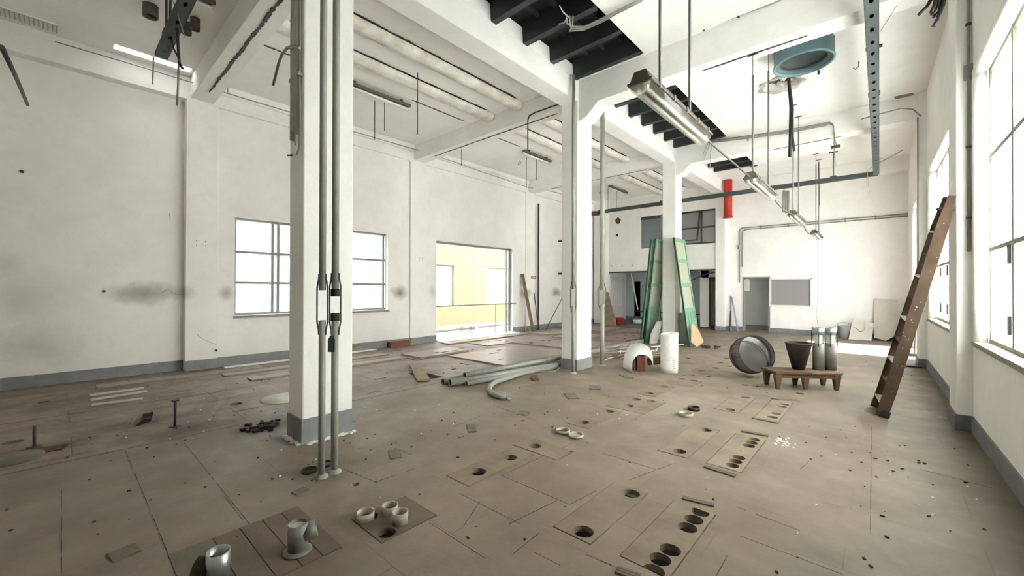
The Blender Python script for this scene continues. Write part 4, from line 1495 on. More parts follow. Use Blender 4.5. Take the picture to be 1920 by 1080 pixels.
# dangling rods and wires from the left ceiling (top and bottom seen on the photograph)
for (xt, yt, xb_, yb_2, lab) in ((702.7, 191.7, 702.7, 261.7, 'dangling rod under the ceiling lamp, left one of two'), (721, 195, 723, 245, 'dangling rod under the ceiling lamp, right one of two'),
                                 (783, 140, 782.7, 253, 'long thin rod dangling from the outer crumbling rib'), (865.7, 281, 865.7, 311, 'short rod hanging beneath the second cross beam'),
                                 (987, 298, 987, 353, 'dangling rod left of the second bay ceiling lamp'), (1005.7, 301, 1005.7, 338, 'dangling rod right of the second bay ceiling lamp'),
                                 (1140, 355, 1140, 400, 'far dangling rod beside the third bay ceiling lamp'), (1156, 360, 1156, 396, 'thin far dangling rod right of the third bay ceiling lamp')):
    z = CZ-0.05 if lab[:5] != 'short' else 4.94
    a = PX(xt, yt, 2, z)
    bq = PX(xb_, yb_2, 0, a.x)
    bq = PX(xb_, yb_2, 1, a.y)
    d = fwd + rt*((xb_-960)/FPX) + up*((CY-yb_2)/FPX)
    k = (a.x*d.x+a.y*d.y)/(d.x*d.x+d.y*d.y)
    tag(B().tube([(a.x, a.y, z+0.03), (a.x, a.y, EYE+d.z*k)], 0.009, 6).build('hanging_rod', M_IRON), lab, 'rod')
for (pts, y, r, m, lab) in (([(427, 133), (427, 176)], 2.0, 0.009, M_CONDUIT, 'short wire hanging off the nearest cross beam'),
                            ([(286, 62), (288, 110), (286, 158)], 1.05, 0.012, M_CONDUIT, 'straight grey rod hanging in front of the bright slit, left one'),
                            ([(335, 118), (334, 160), (332, 198)], 1.05, 0.012, M_CONDUIT, 'straight grey rod hanging in front of the bright slit, right one'),
                            ([(312, -5), (312, 60), (318, 95)], 0.95, 0.014, M_IRON, 'dark cable hanging left beside the dark channel'),
                            ([(331, 30), (333, 70), (336, 118), (342, 128)], 0.95, 0.016, M_IRON, 'dark twisted cable hanging right of the dark channel'),
                            ([(318, 55), (325, 90), (337, 113)], 0.95, 0.011, M_IRON, 'dark strap joining the twisted cable'),
                            ([(322, -5), (335, 35), (347, 70)], 0.9, 0.006, M_WIRE, 'thin white cord across the dark channel'),
                            ([(3, 88), (28, 140), (52, 197)], -0.25, 0.016, M_IRON, 'dark straight bar dangling at the far left edge')):
    ps = [PX(a, c, 1, y) for a, c in pts]
    tag(B().tube(ps, r, 6).build('hanging_cable', m), lab, 'cable')

pts = [PX(x, y, 1, 6.36) for x, y in ((1048, 195), (1030, 202), (1000, 212))]
pts += [Vector((pts[-1].x-0.14, 6.36, pts[-1].z-0.03)), Vector((pts[-1].x-0.2, 6.5, pts[-1].z-0.25))]
tag(B().tube([PX(1048, 195, 1, 6.38), PX(1003, 211, 1, 6.38), PX(992, 217, 1, 6.38), PX(989.5, 226, 1, 6.38), PX(989.5, 284, 1, 6.38)], 0.012, 8).build('beam_conduit', M_IRON), 'dark thin pipe bending down off the second left cross beam', 'conduit')
p = PX(974, 303, 2, CZ-0.02)
tag(B().tube([p+Vector((0.05*math.cos(t), 0.05*math.sin(t)*0.5, -0.05+0.05*math.sin(t))) for t in [2*PI*k/14 for k in range(15)]], 0.008, 6).build('ceiling_ring', M_CONDUIT), 'small metal ring fixed to the second bay ceiling', 'ring')
p = PX(974, 303, 2, CZ-0.001)

# steel channels (cable trays)


def channel(name, axis, a, c, pos, z, wd, h, label, group=None, pitch=0.32, hangers=(), m=M_TRAY):
    t = thing(name, (pos, a, z) if axis == 'y' else (a, pos, z), label, 'cable tray', group)
    holes = []
    k = a+pitch/2
    while k < c-0.1:
        if axis == 'y':
            holes.append([(pos+0.02*math.cos(q), k+0.05*math.sin(q)) for q in [2*PI*i/12 for i in range(12)]])
        else:
            holes.append([(k+0.05*math.cos(q), pos+0.02*math.sin(q)) for q in [2*PI*i/12 for i in range(12)]])
        k += pitch
    b = B()
    if axis == 'y':
        b.plate(rect(pos-wd/2, pos+wd/2, a, c), holes, z, z+0.006)
    else:
        b.plate(rect(a, c, pos-wd/2, pos+wd/2), holes, z, z+0.006)
    b.build('channel_web', m, t)
    for s_ in (-1, 1):
        q = B()
        if axis == 'y':
            q.box(pos+s_*wd/2-0.003, pos+s_*wd/2+0.003, a, c, z, z+h)
        else:
            q.box(a, c, pos+s_*wd/2-0.003, pos+s_*wd/2+0.003, z, z+h)
        q.build('flange', m, t)
    cv = B()
    if axis == 'y':
        cv.box(pos-wd/2, pos+wd/2, a, c, z+h-0.004, z+h)
    else:
        cv.box(a, c, pos-wd/2, pos+wd/2, z+h-0.004, z+h)
    cv.build('cover', M_DARK, t)  # near-black lid added so the slots look dark from below
    for hgr in hangers:
        hx, hy = (pos, hgr) if axis == 'y' else (hgr, pos)
        q = B()
        q.box(hx-0.012, hx+0.012, hy-0.012, hy+0.012, z+h, CZ-0.001)
        q.box(hx-0.1, hx+0.1, hy-0.04, hy+0.04, CZ-0.02, CZ-0.002)
        q.box(hx-0.07, hx+0.07, hy-0.07, hy+0.07, z+h, z+h+0.03)
        q.build('hanger', M_IRON, t)
    return t


channel('cable_tray', 'y', 1.0, 14.32, -0.06, 4.5, 0.115, 0.07, 'long perforated grey steel tray running down the right ceiling', hangers=(3.0, 8.6))
channel('cable_tray', 'x', -8.35, -0.02, 14.42, 4.5, 0.10, 0.12, 'grey steel tray crossing the hall in front of the far wall', hangers=(-8.2, -5.75, -2.9, -0.95), pitch=0.7)
channel('cable_tray', 'x', -7.25, -4.75, 0.93, 4.62, 0.13, 0.05, 'dark perforated channel hanging at the top left', pitch=0.45, hangers=(-5.2, -6.6))
b = B().box(-8.75, -8.36, 14.3, 14.55, 4.46, 4.60)
tag(b.build('tray_box', M_IRON, None, 0.01), 'dark box at the left end of the crossing tray', 'box')

# round blue roof fan, broken hole beside it
fn = thing('roof_fan', (-0.89, 7.86, 5.08), 'pale blue round roof fan housing hanging from the right ceiling', 'fan')
B().lathe((-0.89, 7.86, 0), [(0.375, CZ+0.14), (0.395, CZ+0.14), (0.395, 5.08), (0.405, 5.08), (0.405, 5.055), (0.375, 5.055), (0.375, CZ+0.14)], 48).build('drum', M_BLUE, fn)
B().lathe((-0.89, 7.86, 0), [(0.374, 5.12), (0.36, 5.14), (0.10, 5.20), (0.0, 5.20)], 40).build('shutter_disc', M_BLUED, fn)
B().lathe((-0.89, 7.86, 0), [(0.374, 5.085), (0.31, 5.10), (0.31, 5.14)], 40).build('inner_ring', mat('fan_ring', (0.06, 0.085, 0.09), 0.5), fn)
cr_ = thing('ceiling_breach', (-1.36, 9.02, CZ), 'ragged round hole broken through the ceiling beside the blue fan', 'hole')
b = B()
n = 40
for k in range(n):
    a0, a1 = 2*PI*k/n, 2*PI*(k+1)/n
    r0 = 0.29
    j = lambda a: 1+0.09*math.sin(5*a)
    rr0, rr1 = 0.36*(1+0.1*math.sin(7*a0)), 0.36*(1+0.1*math.sin(7*a1))
    b.add([(-1.36+r0*j(a0)*math.cos(a0), 9.02+r0*j(a0)*math.sin(a0), CZ-0.004), (-1.36+r0*j(a1)*math.cos(a1), 9.02+r0*j(a1)*math.sin(a1), CZ-0.004),
           (-1.36+rr1*math.cos(a1), 9.02+rr1*math.sin(a1), CZ-0.012), (-1.36+rr0*math.cos(a0), 9.02+rr0*math.sin(a0), CZ-0.012)], [(0, 1, 2, 3)])
b.build('broken_edge', mat('broken_plaster', (0.42, 0.38, 0.31), 0.95, noise=0.6, nscale=11, bump=0.8, bscale=16), cr_)
b = B()
for k in range(26):
    a, r = random.uniform(0, 2*PI), 0.30*math.sqrt(random.random())
    s_ = random.uniform(0.03, 0.08)
    b.obox((-1.36+r*math.cos(a), 9.02+r*math.sin(a), CZ+0.10+random.uniform(-0.03, 0.05)), (s_*1.5, s_, s_*0.5), Matrix.Rotation(random.uniform(0, 3), 4, (random.random(), random.random(), 1)))
b.build('hanging_rubble', M_CRUMB, cr_)
B().lathe((-1.36, 9.02, 0), [(0.42, CZ+0.165), (0.0, CZ+0.19)], 24).build('roof_felt', mat('roof_felt', (0.16, 0.14, 0.12), 0.9, noise=0.5, nscale=9), cr_)

# black cables
for (pts, y, r, lab) in (([(1479, 150), (1483, 200), (1482, 250), (1481, 294)], 8.6, 0.026, 'thick black cable hanging by the broken ceiling hole, longer one'),
                         ([(1479, 150), (1486, 205), (1484, 245), (1489, 283)], 8.75, 0.022, 'thick black cable hanging by the broken ceiling hole, shorter one')):
    p0_ = PX(*pts[0], 1, y)
    tag(B().tube([Vector((p0_.x, p0_.y+0.05, CZ-0.005))]+[PX(a, c, 1, y) for a, c in pts], r, 8).build('black_cable', M_BLACK), lab, 'cable')
CW = ['outermost and longest', 'second', 'middle', 'lowest reaching', 'short slanted']
for k, pts in enumerate(([(1752, -12), (1738, 12), (1722, 28)], [(1762, -12), (1755, 15), (1747, 28)], [(1765, -12), (1762, 20), (1750, 33)], [(1772, -12), (1768, 10), (1757, 38), (1750, 50)], [(1757, -12), (1752, 10), (1746, 24)])):
    ps = [PX(a, c, 1, 5.2-0.03*k) for a, c in pts]
    tag(B().tube(ps, 0.014, 8).build('black_cable', M_BLACK), 'thick black cable end in the bundle by the right wall top, %s one' % CW[k], 'cable', 'black cable ends at the top right')

# conduits on the right bay's beams
t_ = thing('beam_conduit', (-2.0, 6.37, 5.0), 'thin conduit following the top edge of the beam behind the near pendant lamp', 'conduit')
pts = [PX(x, y, 1, 6.38) for x, y in ((1080, 152), (1090, 141), (1108, 132), (1150, 116), (1195, 102), (1230, 90), (1320, 55), (1450, 5), (1480, -8))]
B().tube(pts, 0.013, 8).build('tube', M_CONDUIT, t_)
for x, y in ((1230, 90), (1320, 55), (1385, 30)):
    p = PX(x, y, 1, 6.38)
    B().box(p.x-0.012, p.x+0.012, 6.355, 6.402, p.z-0.02, p.z+0.02).build('clip', M_IRON, t_)
t_ = thing('beam_conduit', (-2.0, 11.2, 5.0), 'bundle of grey conduits along the far right beam, curling down at its end', 'conduit')
for k in range(3):
    o = k*0.03
    pts = [PX(x, y, 1, 11.18) for x, y in ((1331, 263), (1360, 260), (1400, 255), (1470, 245), (1550, 230))]
    pts = [p+Vector((0, 0, -o)) for p in pts]
    p = pts[-1]
    if k < 2:
        pts += arc(p+Vector((0.0, 0, -0.12)), 0.12, PI/2, 0, (1, 0, 0), (0, 0, 1), 6)[1:]+[p+Vector((0.13+0.02*k, 0, -0.45-0.12*(1-k))), p+Vector((0.15+0.02*k, 0, -0.5-0.5*(1-k)))]
    B().tube(pts, 0.012, 6).build('tube', M_CONDUIT, t_)
for k, pts in enumerate(([(1331, 263), (1322, 280), (1318, 290)], [(1333, 265), (1325, 285), (1320, 300)], [(1336, 265), (1332, 290), (1331, 318)])):
    B().tube([PX(x, y, 1, 11.15) for x, y in pts], 0.008, 6).build('loose_end', M_WIRE, t_)
q = PX(1567, 276, 1, 11.18)
B().box(q.x-0.08, q.x+0.08, 11.12, 11.2, q.z-0.02, q.z+0.03).build('junction_box', M_IRON, t_)
for x, y in ((1402, 258), (1475, 246)):
    p = PX(x, y, 1, 11.18)
    B().box(p.x-0.012, p.x+0.012, 11.15, 11.22, p.z-0.08, p.z+0.02).build('clip', M_CONDUIT, t_)
t_ = thing('deck_conduit', PX(1130, 40, 2, 5.28), 'grey conduits crossing under the nearest steel deck, ending in curled wires', 'conduit')
for k in range(3):
    pts = [PX(x, y, 2, 5.27) for x, y in ((1076-k*4, 50+k*4), (1095, 50+k*3), (1130, 34+k*3), (1165, 16+k*2.6), (1205, -4+k*2.5))]
    h0 = PX(1062+k*6, 30, 2, 5.27)
    h1 = PX(1063+k*5, 44+k*2, 2, 5.26)
    B().tube([h0, h1]+pts, 0.011, 6).build('tube', M_CONDUIT, t_)
B().tube([PX(x, y, 2, 5.25) for x, y in ((1049, 10), (1055, 22), (1066, 32))], 0.008, 6).build('loose_end', M_WIRE, t_)
B().tube([PX(x, y, 2, 5.25) for x, y in ((1062, 34), (1058, 42), (1047, 45))], 0.008, 6).build('loose_end', M_WIRE, t_)
for (x0, y0, x1, y1, lab) in ((1608, 330+0, 1601, 355, 'thin wire drooping behind the tray corner'),):
    pts = [PX(a, c, 1, 13.6) for a, c in ((1640, 310), (1626, 320), (1628, 345), (1631, 362))]
    tag(B().tube(pts, 0.006, 5).build('loose_wire', M_WIRE), lab, 'wire')
tag(B().tube([PX(a, c, 1, 12.0) for a, c in ((1649, 305), (1672, 293), (1693, 281))], 0.01, 6).build('loose_wire', M_CONDUIT), 'wire sticking out right of the long tray', 'wire')
tag(B().tube([PX(a, c, 1, 10.9) for a, c in ((1615, 223), (1640, 216), (1690, 203), (1712, 205), (1727, 218))], 0.012, 6).build('loose_conduit', M_CONDUIT), 'curved grey conduit between the long tray and the right wall', 'conduit')
hg = thing('hanging_strips', (-2.9, 15.6, 4.2), 'bunch of grey strips hanging behind the second pendant lamp', 'strips')
for k in range(5):
    pts = [PX(1468+k*2.6, 357, 1, 15.6), PX(1467+k*2.9, 382, 1, 15.6), PX(1468+k*2.5, 400-abs(k-2), 1, 15.6)]
    B().tube([p+Vector((0, 0.01*k, 0)) for p in pts], 0.02, 6).build('strip', M_CONDUIT, hg)
B().tube([PX(1470, 357, 1, 15.6), PX(1470, 352, 1, 16.3)], 0.01, 6).build('tie', M_CONDUIT, hg)
tag(B().tube([Vector((PX(1535, 310, 1, 15.3).x, 15.3, CZ-0.001)), PX(1535, 310, 1, 15.3), PX(1536, 385, 1, 15.3)], 0.02, 6).build('hanging_rod', mat('maroon_rod', (0.10, 0.03, 0.025), 0.6)), 'dark maroon rod hanging beside the farthest lamp', 'rod')
# vent patch in the right ceiling
b = B().plate([tuple(PX(x, y, 2, CZ)[:2]) for x, y in ((1676, 181), (1712, 174), (1716, 181), (1682, 190))], [], CZ-0.012, CZ-0.001)
tag(b.build('ceiling_patch', mat('brown_patch', (0.23, 0.19, 0.14), 0.9, noise=0.4, nscale=9)), 'small brown unpainted patch in the right ceiling', 'patch')
p = PX(1610, 115, 2, CZ)
tag(B().tube([p, p-Vector((0, 0, 0.08)), p+Vector((-0.04, 0, -0.12)), p+Vector((-0.07, 0, -0.09))], 0.008, 6).build('ceiling_hook', M_IRON), 'small iron hook in the ceiling right of the blue fan', 'hook')
p = PX(1535, 132, 2, CZ)
tag(B().tube([p, p-Vector((0, 0, 0.07))], 0.02, 8).build('ceiling_stud', M_IRON), 'short black stud in the ceiling below the blue fan', 'stud')

# red pipe hanging in front of the far column
rp = thing('red_pipe', (-3.98, 15.75, 4.05), 'bright red flanged pipe stub hanging by the far column', 'pipe')
pt = PX(1365, 400, 1, 15.7)
B().tube([(pt.x, 15.7, 4.03), (pt.x, 15.7, CZ-0.001)], 0.135, 24).build('tube', M_RED, rp)
B().lathe((pt.x, 15.7, 0), [(0.0, 4.0), (0.165, 4.0), (0.165, 4.03), (0.13, 4.03)], 24).build('flange', M_RED, rp)

# top-left ceiling: pipe sleeves, grille, dark gutter, trunking
for (x, y, lab) in ((282, 28, 'short pipe sleeve in the top left ceiling, largest and leftmost of three'), (366, 52, 'short pipe sleeve in the top left ceiling, right one of the close pair'), (350, 60, 'short pipe sleeve in the top left ceiling, left one of the close pair')):
    p = PX(x, y, 2, 5.2)
    r_ = 0.085 if x == 282 else 0.06
    sl = thing('pipe_sleeve', (p.x, p.y, 5.17), lab, 'pipe sleeve', 'pipe sleeves in the top left ceiling')
    B().pipe((p.x, p.y, 5.17), (p.x, p.y, CZ-0.001), r_, r_-0.012).build('sleeve', M_HOUS, sl)
    B().lathe((p.x, p.y, 0), [(r_-0.013, 5.26), (0, 5.26)], 16).build('bore', M_BLACK, sl)  # black disc put in for the sleeve's dark inside
tag(B().tube([PX(x, y, 2, CZ-0.1) for x, y in ((386, 116), (395, 115), (440, 50), (481, 0))], 0.022, 8).build('rusty_conduit', M_IRON), 'dark rusty conduit beside the nearest cross beam', 'conduit')
gr = thing('ventilation_grille', (-9.0, -0.3, CZ-0.02), 'small pale ventilation grille in the top left ceiling corner', 'grille')
B().box(-9.15, -8.88, -0.62, 0.02, CZ-0.018, CZ-0.001).build('plate', M_SHEET, gr)
q = B()
for k in range(14):
    q.box(-9.13, -8.90, -0.6+k*0.044, -0.585+k*0.044, CZ-0.03, CZ-0.018)
q.build('slat', M_ALU, gr)

# ------------------------------------------------------------------ pipes at the columns


def split_pipe(x, y, r, z0, z1, zt, lab, caps=False, flange=True, gap=True):
    t = thing('riser_pipe', (x, y, 0), lab, 'pipe', 'grey riser pipes in front of the columns')
    B().tube([(x, y, 0.0), (x, y, z0)], r, 20).build('lower_pipe', M_PIPE, t)
    B().tube([(x, y, z1), (x, y, zt)], r, 20).build('upper_pipe', M_PIPE, t)
    if flange:
        B().lathe((x, y, 0), [(r, 0.03), (r*1.9, 0.012), (r*1.95, 0.001)], 24).build('floor_flange', M_PIPE, t)
    dirx, diry = rt.x, rt.y
    for s_ in (-1, 1):
        o = r*1.62*s_
        i_ = r*1.08*s_
        zs_ = [(z0-0.115, i_), (z0-0.075, i_*1.05), (z0-0.01, o), (z1+0.02, o), (z1+0.09, i_*1.05), (z1+0.13, i_)]
        B().tube([(x+dirx*d, y+diry*d, z) for z, d in zs_], 0.0065, 8).build('bracket_rod', M_IRON, t)
    if caps:
        for zc, d in ((z0, 1), (z1-0.062, 1)):
            B().tube([(x, y, zc-0.0), (x, y, zc+0.062)], r*1.22, 16).build('rubber_cap', mat('cap_rubber', (0.03, 0.022, 0.018), 0.7), t)
    return t


split_pipe(-3.295, 1.411, 0.026, 1.245, 1.485, CZ-0.0, 'grey riser pipe before the near column with an open uncapped gap')
split_pipe(-3.304, 1.518, 0.028, 1.235, 1.495, CZ-0.0, 'grey riser pipe before the near column with black rubber caps at its gap', caps=True)
split_pipe(-4.04, 6.12, 0.03, 1.20, 1.50, 5.3, 'grey pipe standing against the second column', caps=False)
split_pipe(-4.03, 7.12, 0.043, 1.20, 1.48, 4.98, 'thicker grey pipe standing alone right of the second column')
w_ = thing('hanging_tag', (-3.30, 1.45, 1.03), 'small grey house-shaped tag hanging between the two near pipes', 'tag')
pc = PX(621.5, 645, 1, 1.44)
cx_, cy_ = pc.x, pc.y
b = B()
po = [(-0.026, -0.062), (0.026, -0.062), (0.026, 0.035), (0.006, 0.068), (-0.006, 0.068), (-0.026, 0.035)]
vs = []
for s_ in (-0.006, 0.006):
    for (u, v) in po:
        vs.append(Vector((cx_, cy_, pc.z))+rt0*u+Vector((0, 0, v))+Vector((fwd.x, fwd.y, 0))*s_)
b.add(vs, [tuple(range(6)), tuple(range(6, 12))[::-1]]+[(i, (i+1) % 6, 6+(i+1) % 6, 6+i) for i in range(6)])
b.build('plate', M_TRAY, w_)
B().tube([(cx_, cy_, pc.z+0.066), (cx_, cy_, pc.z+0.12)], 0.002, 6).build('string', M_WIRE, w_)

# conduits on the shaded side of the near column, with hooked pipe
M_PVC = mat('grey_pvc', (0.48, 0.465, 0.43), 0.5, noise=0.12, nscale=6)
cn = thing('column_conduits', (-4.3, 1.55, 3.0), 'bundle of grey conduits and wires down the shaded face of the near column', 'conduit')
for k, (x, zb) in enumerate(((-4.345, 2.97), (-4.30, 3.05), (-4.255, 3.05), (-4.21, 3.0))):
    B().tube([(x, 1.555, zb), (x, 1.555, CZ-0.38)], 0.021, 8).build('tube', M_PVC, cn)
B().tube([(-4.17, 1.56, CZ-0.4), (-4.165, 1.56, 3.6), (-4.16, 1.56, 3.1), (-4.19, 1.56, 2.85), (-4.22, 1.55, 2.8)], 0.008, 6).build('loose_wire', M_WIRE, cn)
B().tube([(-4.24, 1.56, 3.2), (-4.245, 1.545, 2.95), (-4.25, 1.55, 2.9)], 0.006, 6).build('loose_wire', M_PVC, cn)
B().box(-4.38, -4.14, 1.535, 1.578, 3.55, 3.58).build('clip', M_CONDUIT, cn)
hp = [PX(x, y, 1, 1.5) for x, y in ((562, 90), (552, 86), (538, 90), (528, 103), (522, 120), (517, 140), (512, 160))]
tag(B().tube(hp, 0.013, 8).build('hooked_pipe', M_CONDUIT), 'hook-shaped grey pipe sticking out left of the near column', 'pipe')
p = PX(548, 291, 1, 1.57)
tag(B().tube([p, p-Vector((0.04, 0.03, 0))], 0.009, 8).build('bolt', M_IRON), 'small bolt on the shaded face of the near column', 'bolt')

# ------------------------------------------------------------------ floor pipes by the second column
fp = thing('floor_pipe', PX(905, 705, 2, 0), 'bundle-end grey pipe on the floor, longest one behind', 'pipe', 'loose grey pipes lying by the second column')


def floor_pipe(p0, p1, r, lab, m=M_GALV):
    t = thing('floor_pipe', ((p0[0]+p1[0])/2, (p0[1]+p1[1])/2, 0), lab, 'pipe', 'loose grey pipes lying by the second column')
    B().pipe(p0, p1, r, r*0.86).build('tube', m, t)
    d = (Vector(p1)-Vector(p0)).normalized()
    B().tube([Vector(p0)+d*0.02, Vector(p0)+d*0.03], r*0.86, 20).build('bore', M_BLACK, t)  # black disc drawn as the unlit inside of the pipe
    return t


bpy.data.objects.remove(fp)
A0 = FL(841, 724)
floor_pipe((A0.x-0.14, A0.y, 0.05), (-4.75, 8.2, 0.05), 0.05, 'dark-ended grey floor pipe farthest from the camera')
floor_pipe((A0.x+0.03, A0.y+0.0, 0.056), (-4.53, 6.3, 0.056), 0.055, 'thick grey floor pipe with a black open end facing the camera')
A1 = FL(868, 722)
floor_pipe((A1.x-0.02, A1.y+0.05, 0.145), (-4.62, 8.0, 0.14), 0.042, 'upper pale pipe lying on top of the floor pipes')
floor_pipe((A1.x+0.10, A1.y-0.02, 0.042), (-4.50, 6.25, 0.042), 0.04, 'lower pale floor pipe nearest the camera in the bundle')
g_ = B().box(-4.98, -4.86, 8.3, 12.5, 0, 0.1)
tag(g_.build('floor_channel', M_GALV), 'grey steel channel lying on the floor beyond the second column', 'channel')
bp_ = thing('bent_pipe', FL(930, 735), 'bent grey pipe on the floor curling toward the camera', 'pipe')
P = [FL(x, y, 0.045) for x, y in ((1052, 683), (1010, 692), (975, 701), (945, 711))]
P += [FL(x, y, 0.045) for x, y in ((928, 717), (919, 724), (917, 732), (925, 739), (936, 743))]
P += [FL(951, 744, 0.045)]
B().tube(P, 0.036, 14).build('tube', M_PIPE, bp_)
B().pipe(P[-1], P[-1]+(P[-1]-P[-2]).normalized()*0.02, 0.038, 0.03).build('rim', M_GALV, bp_)
B().tube([FL(x, y, 0.016) for x, y in ((925, 741), (940, 748), (957, 748))], 0.015, 8).build('side_bar', M_PIPE, bp_)
B().lathe(P[-1]+(P[-1]-P[-2]).normalized()*0.003, [(0.028, 0.0), (0, 0)], 12, Vector((0, 0, 1)).rotation_difference((P[-1]-P[-2]).normalized()).to_matrix().to_4x4()).build('bore', M_BLACK, bp_)  # black disc coloured as the dark mouth of the bent pipe
bx_ = FL(1003, 711)
tag(B().obox((bx_.x, bx_.y, 0.022), (0.10, 0.24, 0.04), Matrix.Rotation(0.75, 4, 'Z')).build('red_brick', M_BRICK, None, 0.004), 'flat reddish brick beside the bent floor pipe', 'brick')
b = B().tube([FL(1042, 684, 0.13), FL(1050, 690, 0.06), FL(1040, 696, 0.02), FL(1012, 697, 0.015)], 0.006, 6)
tag(b.build('loose_wire', M_WIRE), 'loose wire looped over the floor pipes', 'wire')
# plank over the open trench
pa, pb_ = FL(777, 686), FL(794, 716)
tag(B().bar(Vector((pa.x, pa.y, 0.035)), Vector((pb_.x, pb_.y, 0.03)), 0.21, 0.035).build('floor_plank', M_PLANK, None, 0.004), 'short pale plank laid across the dark hole in the left floor', 'plank')

# ------------------------------------------------------------------ loose boards on the left floor
BD = [
    ((-7.05, -5.35, 5.75, 8.1), 0.0, 0.032, 'large dusty board with a raised near edge beside the floor pipes'),
    ((-7.95, -7.25, 5.15, 6.55), 0.03, 0.045, 'thick board near the second left pier'),
    ((-8.9, -8.55, 7.0, 10.4), 0.0, 0.03, 'narrow long board along the large opening'),
    ((-8.35, -7.55, 7.5, 8.9), -0.05, 0.022, 'loose sheet in front of the large opening, left one'),
    ((-7.6, -6.7, 8.4, 9.6), 0.06, 0.026, 'loose sheet in front of the large opening, right one'),
    ((-6.7, -5.4, 8.5, 10.2), 0.03, 0.024, 'wide loose board just left of the second column'),
    ((-9.0, -7.9, 10.6, 12.2), -0.08, 0.03, 'board by the leaning plank at the left wall'),
    ((-7.6, -6.5, 10.3, 11.6), 0.12, 0.028, 'tilted board seen right of the second column'),
    ((-6.3, -5.3, 10.9, 12.6), -0.1, 0.03, 'board lying left of the green doors'),
    ((-8.6, -7.3, 12.8, 14.3), 0.05, 0.035, 'dark edged board in the far left of the floor'),
    ((-7.0, -5.6, 13.2, 14.6), -0.04, 0.03, 'far board lying before the mezzanine bay'),
    ((-8.45, -8.2, 1.9, 5.0), 0.0, 0.025, 'long brown strip board behind the near column'),
    ((-7.75, -7.5, 2.1, 5.0), 0.0, 0.03, 'second long strip board behind the near column'),
    ((-8.9, -8.6, 0.4, 2.6), 0.0, 0.02, 'brown strip along the skirting at the far left'),
]
for (r_, a, h, lab) in BD:
    cx_, cy_ = (r_[0]+r_[1])/2, (r_[2]+r_[3])/2
    q = B()
    M = Matrix.Rotation(a, 4, 'Z')
    q.obox((cx_, cy_, h/2+0.001), (r_[1]-r_[0], r_[3]-r_[2], h), M)
    fb = thing('floor_board', (cx_, cy_, 0), lab, 'board', 'loose boards on the left floor')
    q.build('sheet', M_BOARD, fb, 0.003)
    if r_[1]-r_[0] > 0.5:
        for k in range(4):
            sx_, sy_ = cx_+(r_[1]-r_[0])*random.uniform(-0.35, 0.35), cy_+(r_[3]-r_[2])*random.uniform(-0.35, 0.35)
            B().box(sx_-0.03, sx_+0.03, sy_-0.07, sy_+0.07, h+0.0015, h+0.003).build('slot', M_DIRT, fb)
for i, (px_, py_, qx, qy) in enumerate(((169, 741, 270, 727), (170, 750, 275, 733), (172, 759, 268, 747))):
    a, c = FL(px_, py_, 0.01), FL(qx, qy, 0.01)
    tag(B().bar(a, c, 0.055, 0.02).build('floor_batten', M_CONC), '%s of three parallel pale battens on the far left floor' % ('uppermost', 'middle', 'lowest')[i], 'batten')
# upright rods in the left floor
for (x, y, yt, lab) in ((328, 800, 752, 'thin iron rod standing in the left floor beside the ragged pit'), (64, 838, 798, 'short iron stub standing in the far left floor')):
    a = FL(x, y)
    d = fwd + rt*((x-960)/FPX) + up*((CY-yt)/FPX)
    k = (a.x*d.x+a.y*d.y)/(d.x*d.x+d.y*d.y)
    t_ = thing('standing_rod', a, lab, 'rod')
    B().tube([a, (a.x, a.y, EYE+d.z*k)], 0.012, 8).build('rod', M_IRON, t_)
    B().lathe((a.x, a.y, 0), [(0.0, 0.008), (0.05, 0.006), (0.055, 0.001)], 14).build('foot', M_IRON, t_)
    if x == 328:
        B().box(a.x-0.03, a.x+0.03, a.y-0.03, a.y+0.03, EYE+d.z*k-0.0, EYE+d.z*k+0.012).build('cap', M_IRON, t_)
pl_ = FL(75, 845)
tag(B().obox((pl_.x, pl_.y, 0.004), (0.16, 0.34, 0.008), Matrix.Rotation(-0.3, 4, 'Z')).build('rusty_plate', mat('rust', (0.10, 0.05, 0.03), 0.9, noise=0.5, nscale=12)), 'rusty plate on the floor beside the short iron stub', 'plate')
for (x, y, rx, lab) in ((533, 747, 0.28, 'round pale manhole cover half behind the near column'), (20, 862, 0.2, 'round dusty manhole cover at the far left edge')):
    p = FL(x, y)
    tag(B().lathe((p.x, p.y, 0), [(0, 0.012), (rx, 0.012), (rx, 0.001)], 32).build('manhole_cover', M_PANELW if x > 100 else M_HATCHG), lab, 'cover')

# ------------------------------------------------------------------ collars standing on the floor


def collar(x, y, r, h, lab, m=M_COLLAR, tilt=0, bore=None):
    t = thing('pipe_collar', (x, y, 0), lab, 'collar', 'loose pipe collars on the floor')
    M = Matrix.Rotation(tilt, 4, 'X')
    z0 = r*math.sin(abs(tilt))
    B().lathe((x, y, z0+0.001), [(r*0.86, h*0.25), (r*0.86, h), (r, h), (r, 0.0), (r*0.86, 0.0), (r*0.86, h*0.25)], 32, M).build('ring', m, t)
    B().lathe((x, y, z0+0.001), [(r*0.86, h*0.2), (0, h*0.2)], 20, M).build('inside', bore or M_HATCHG, t)
    return t


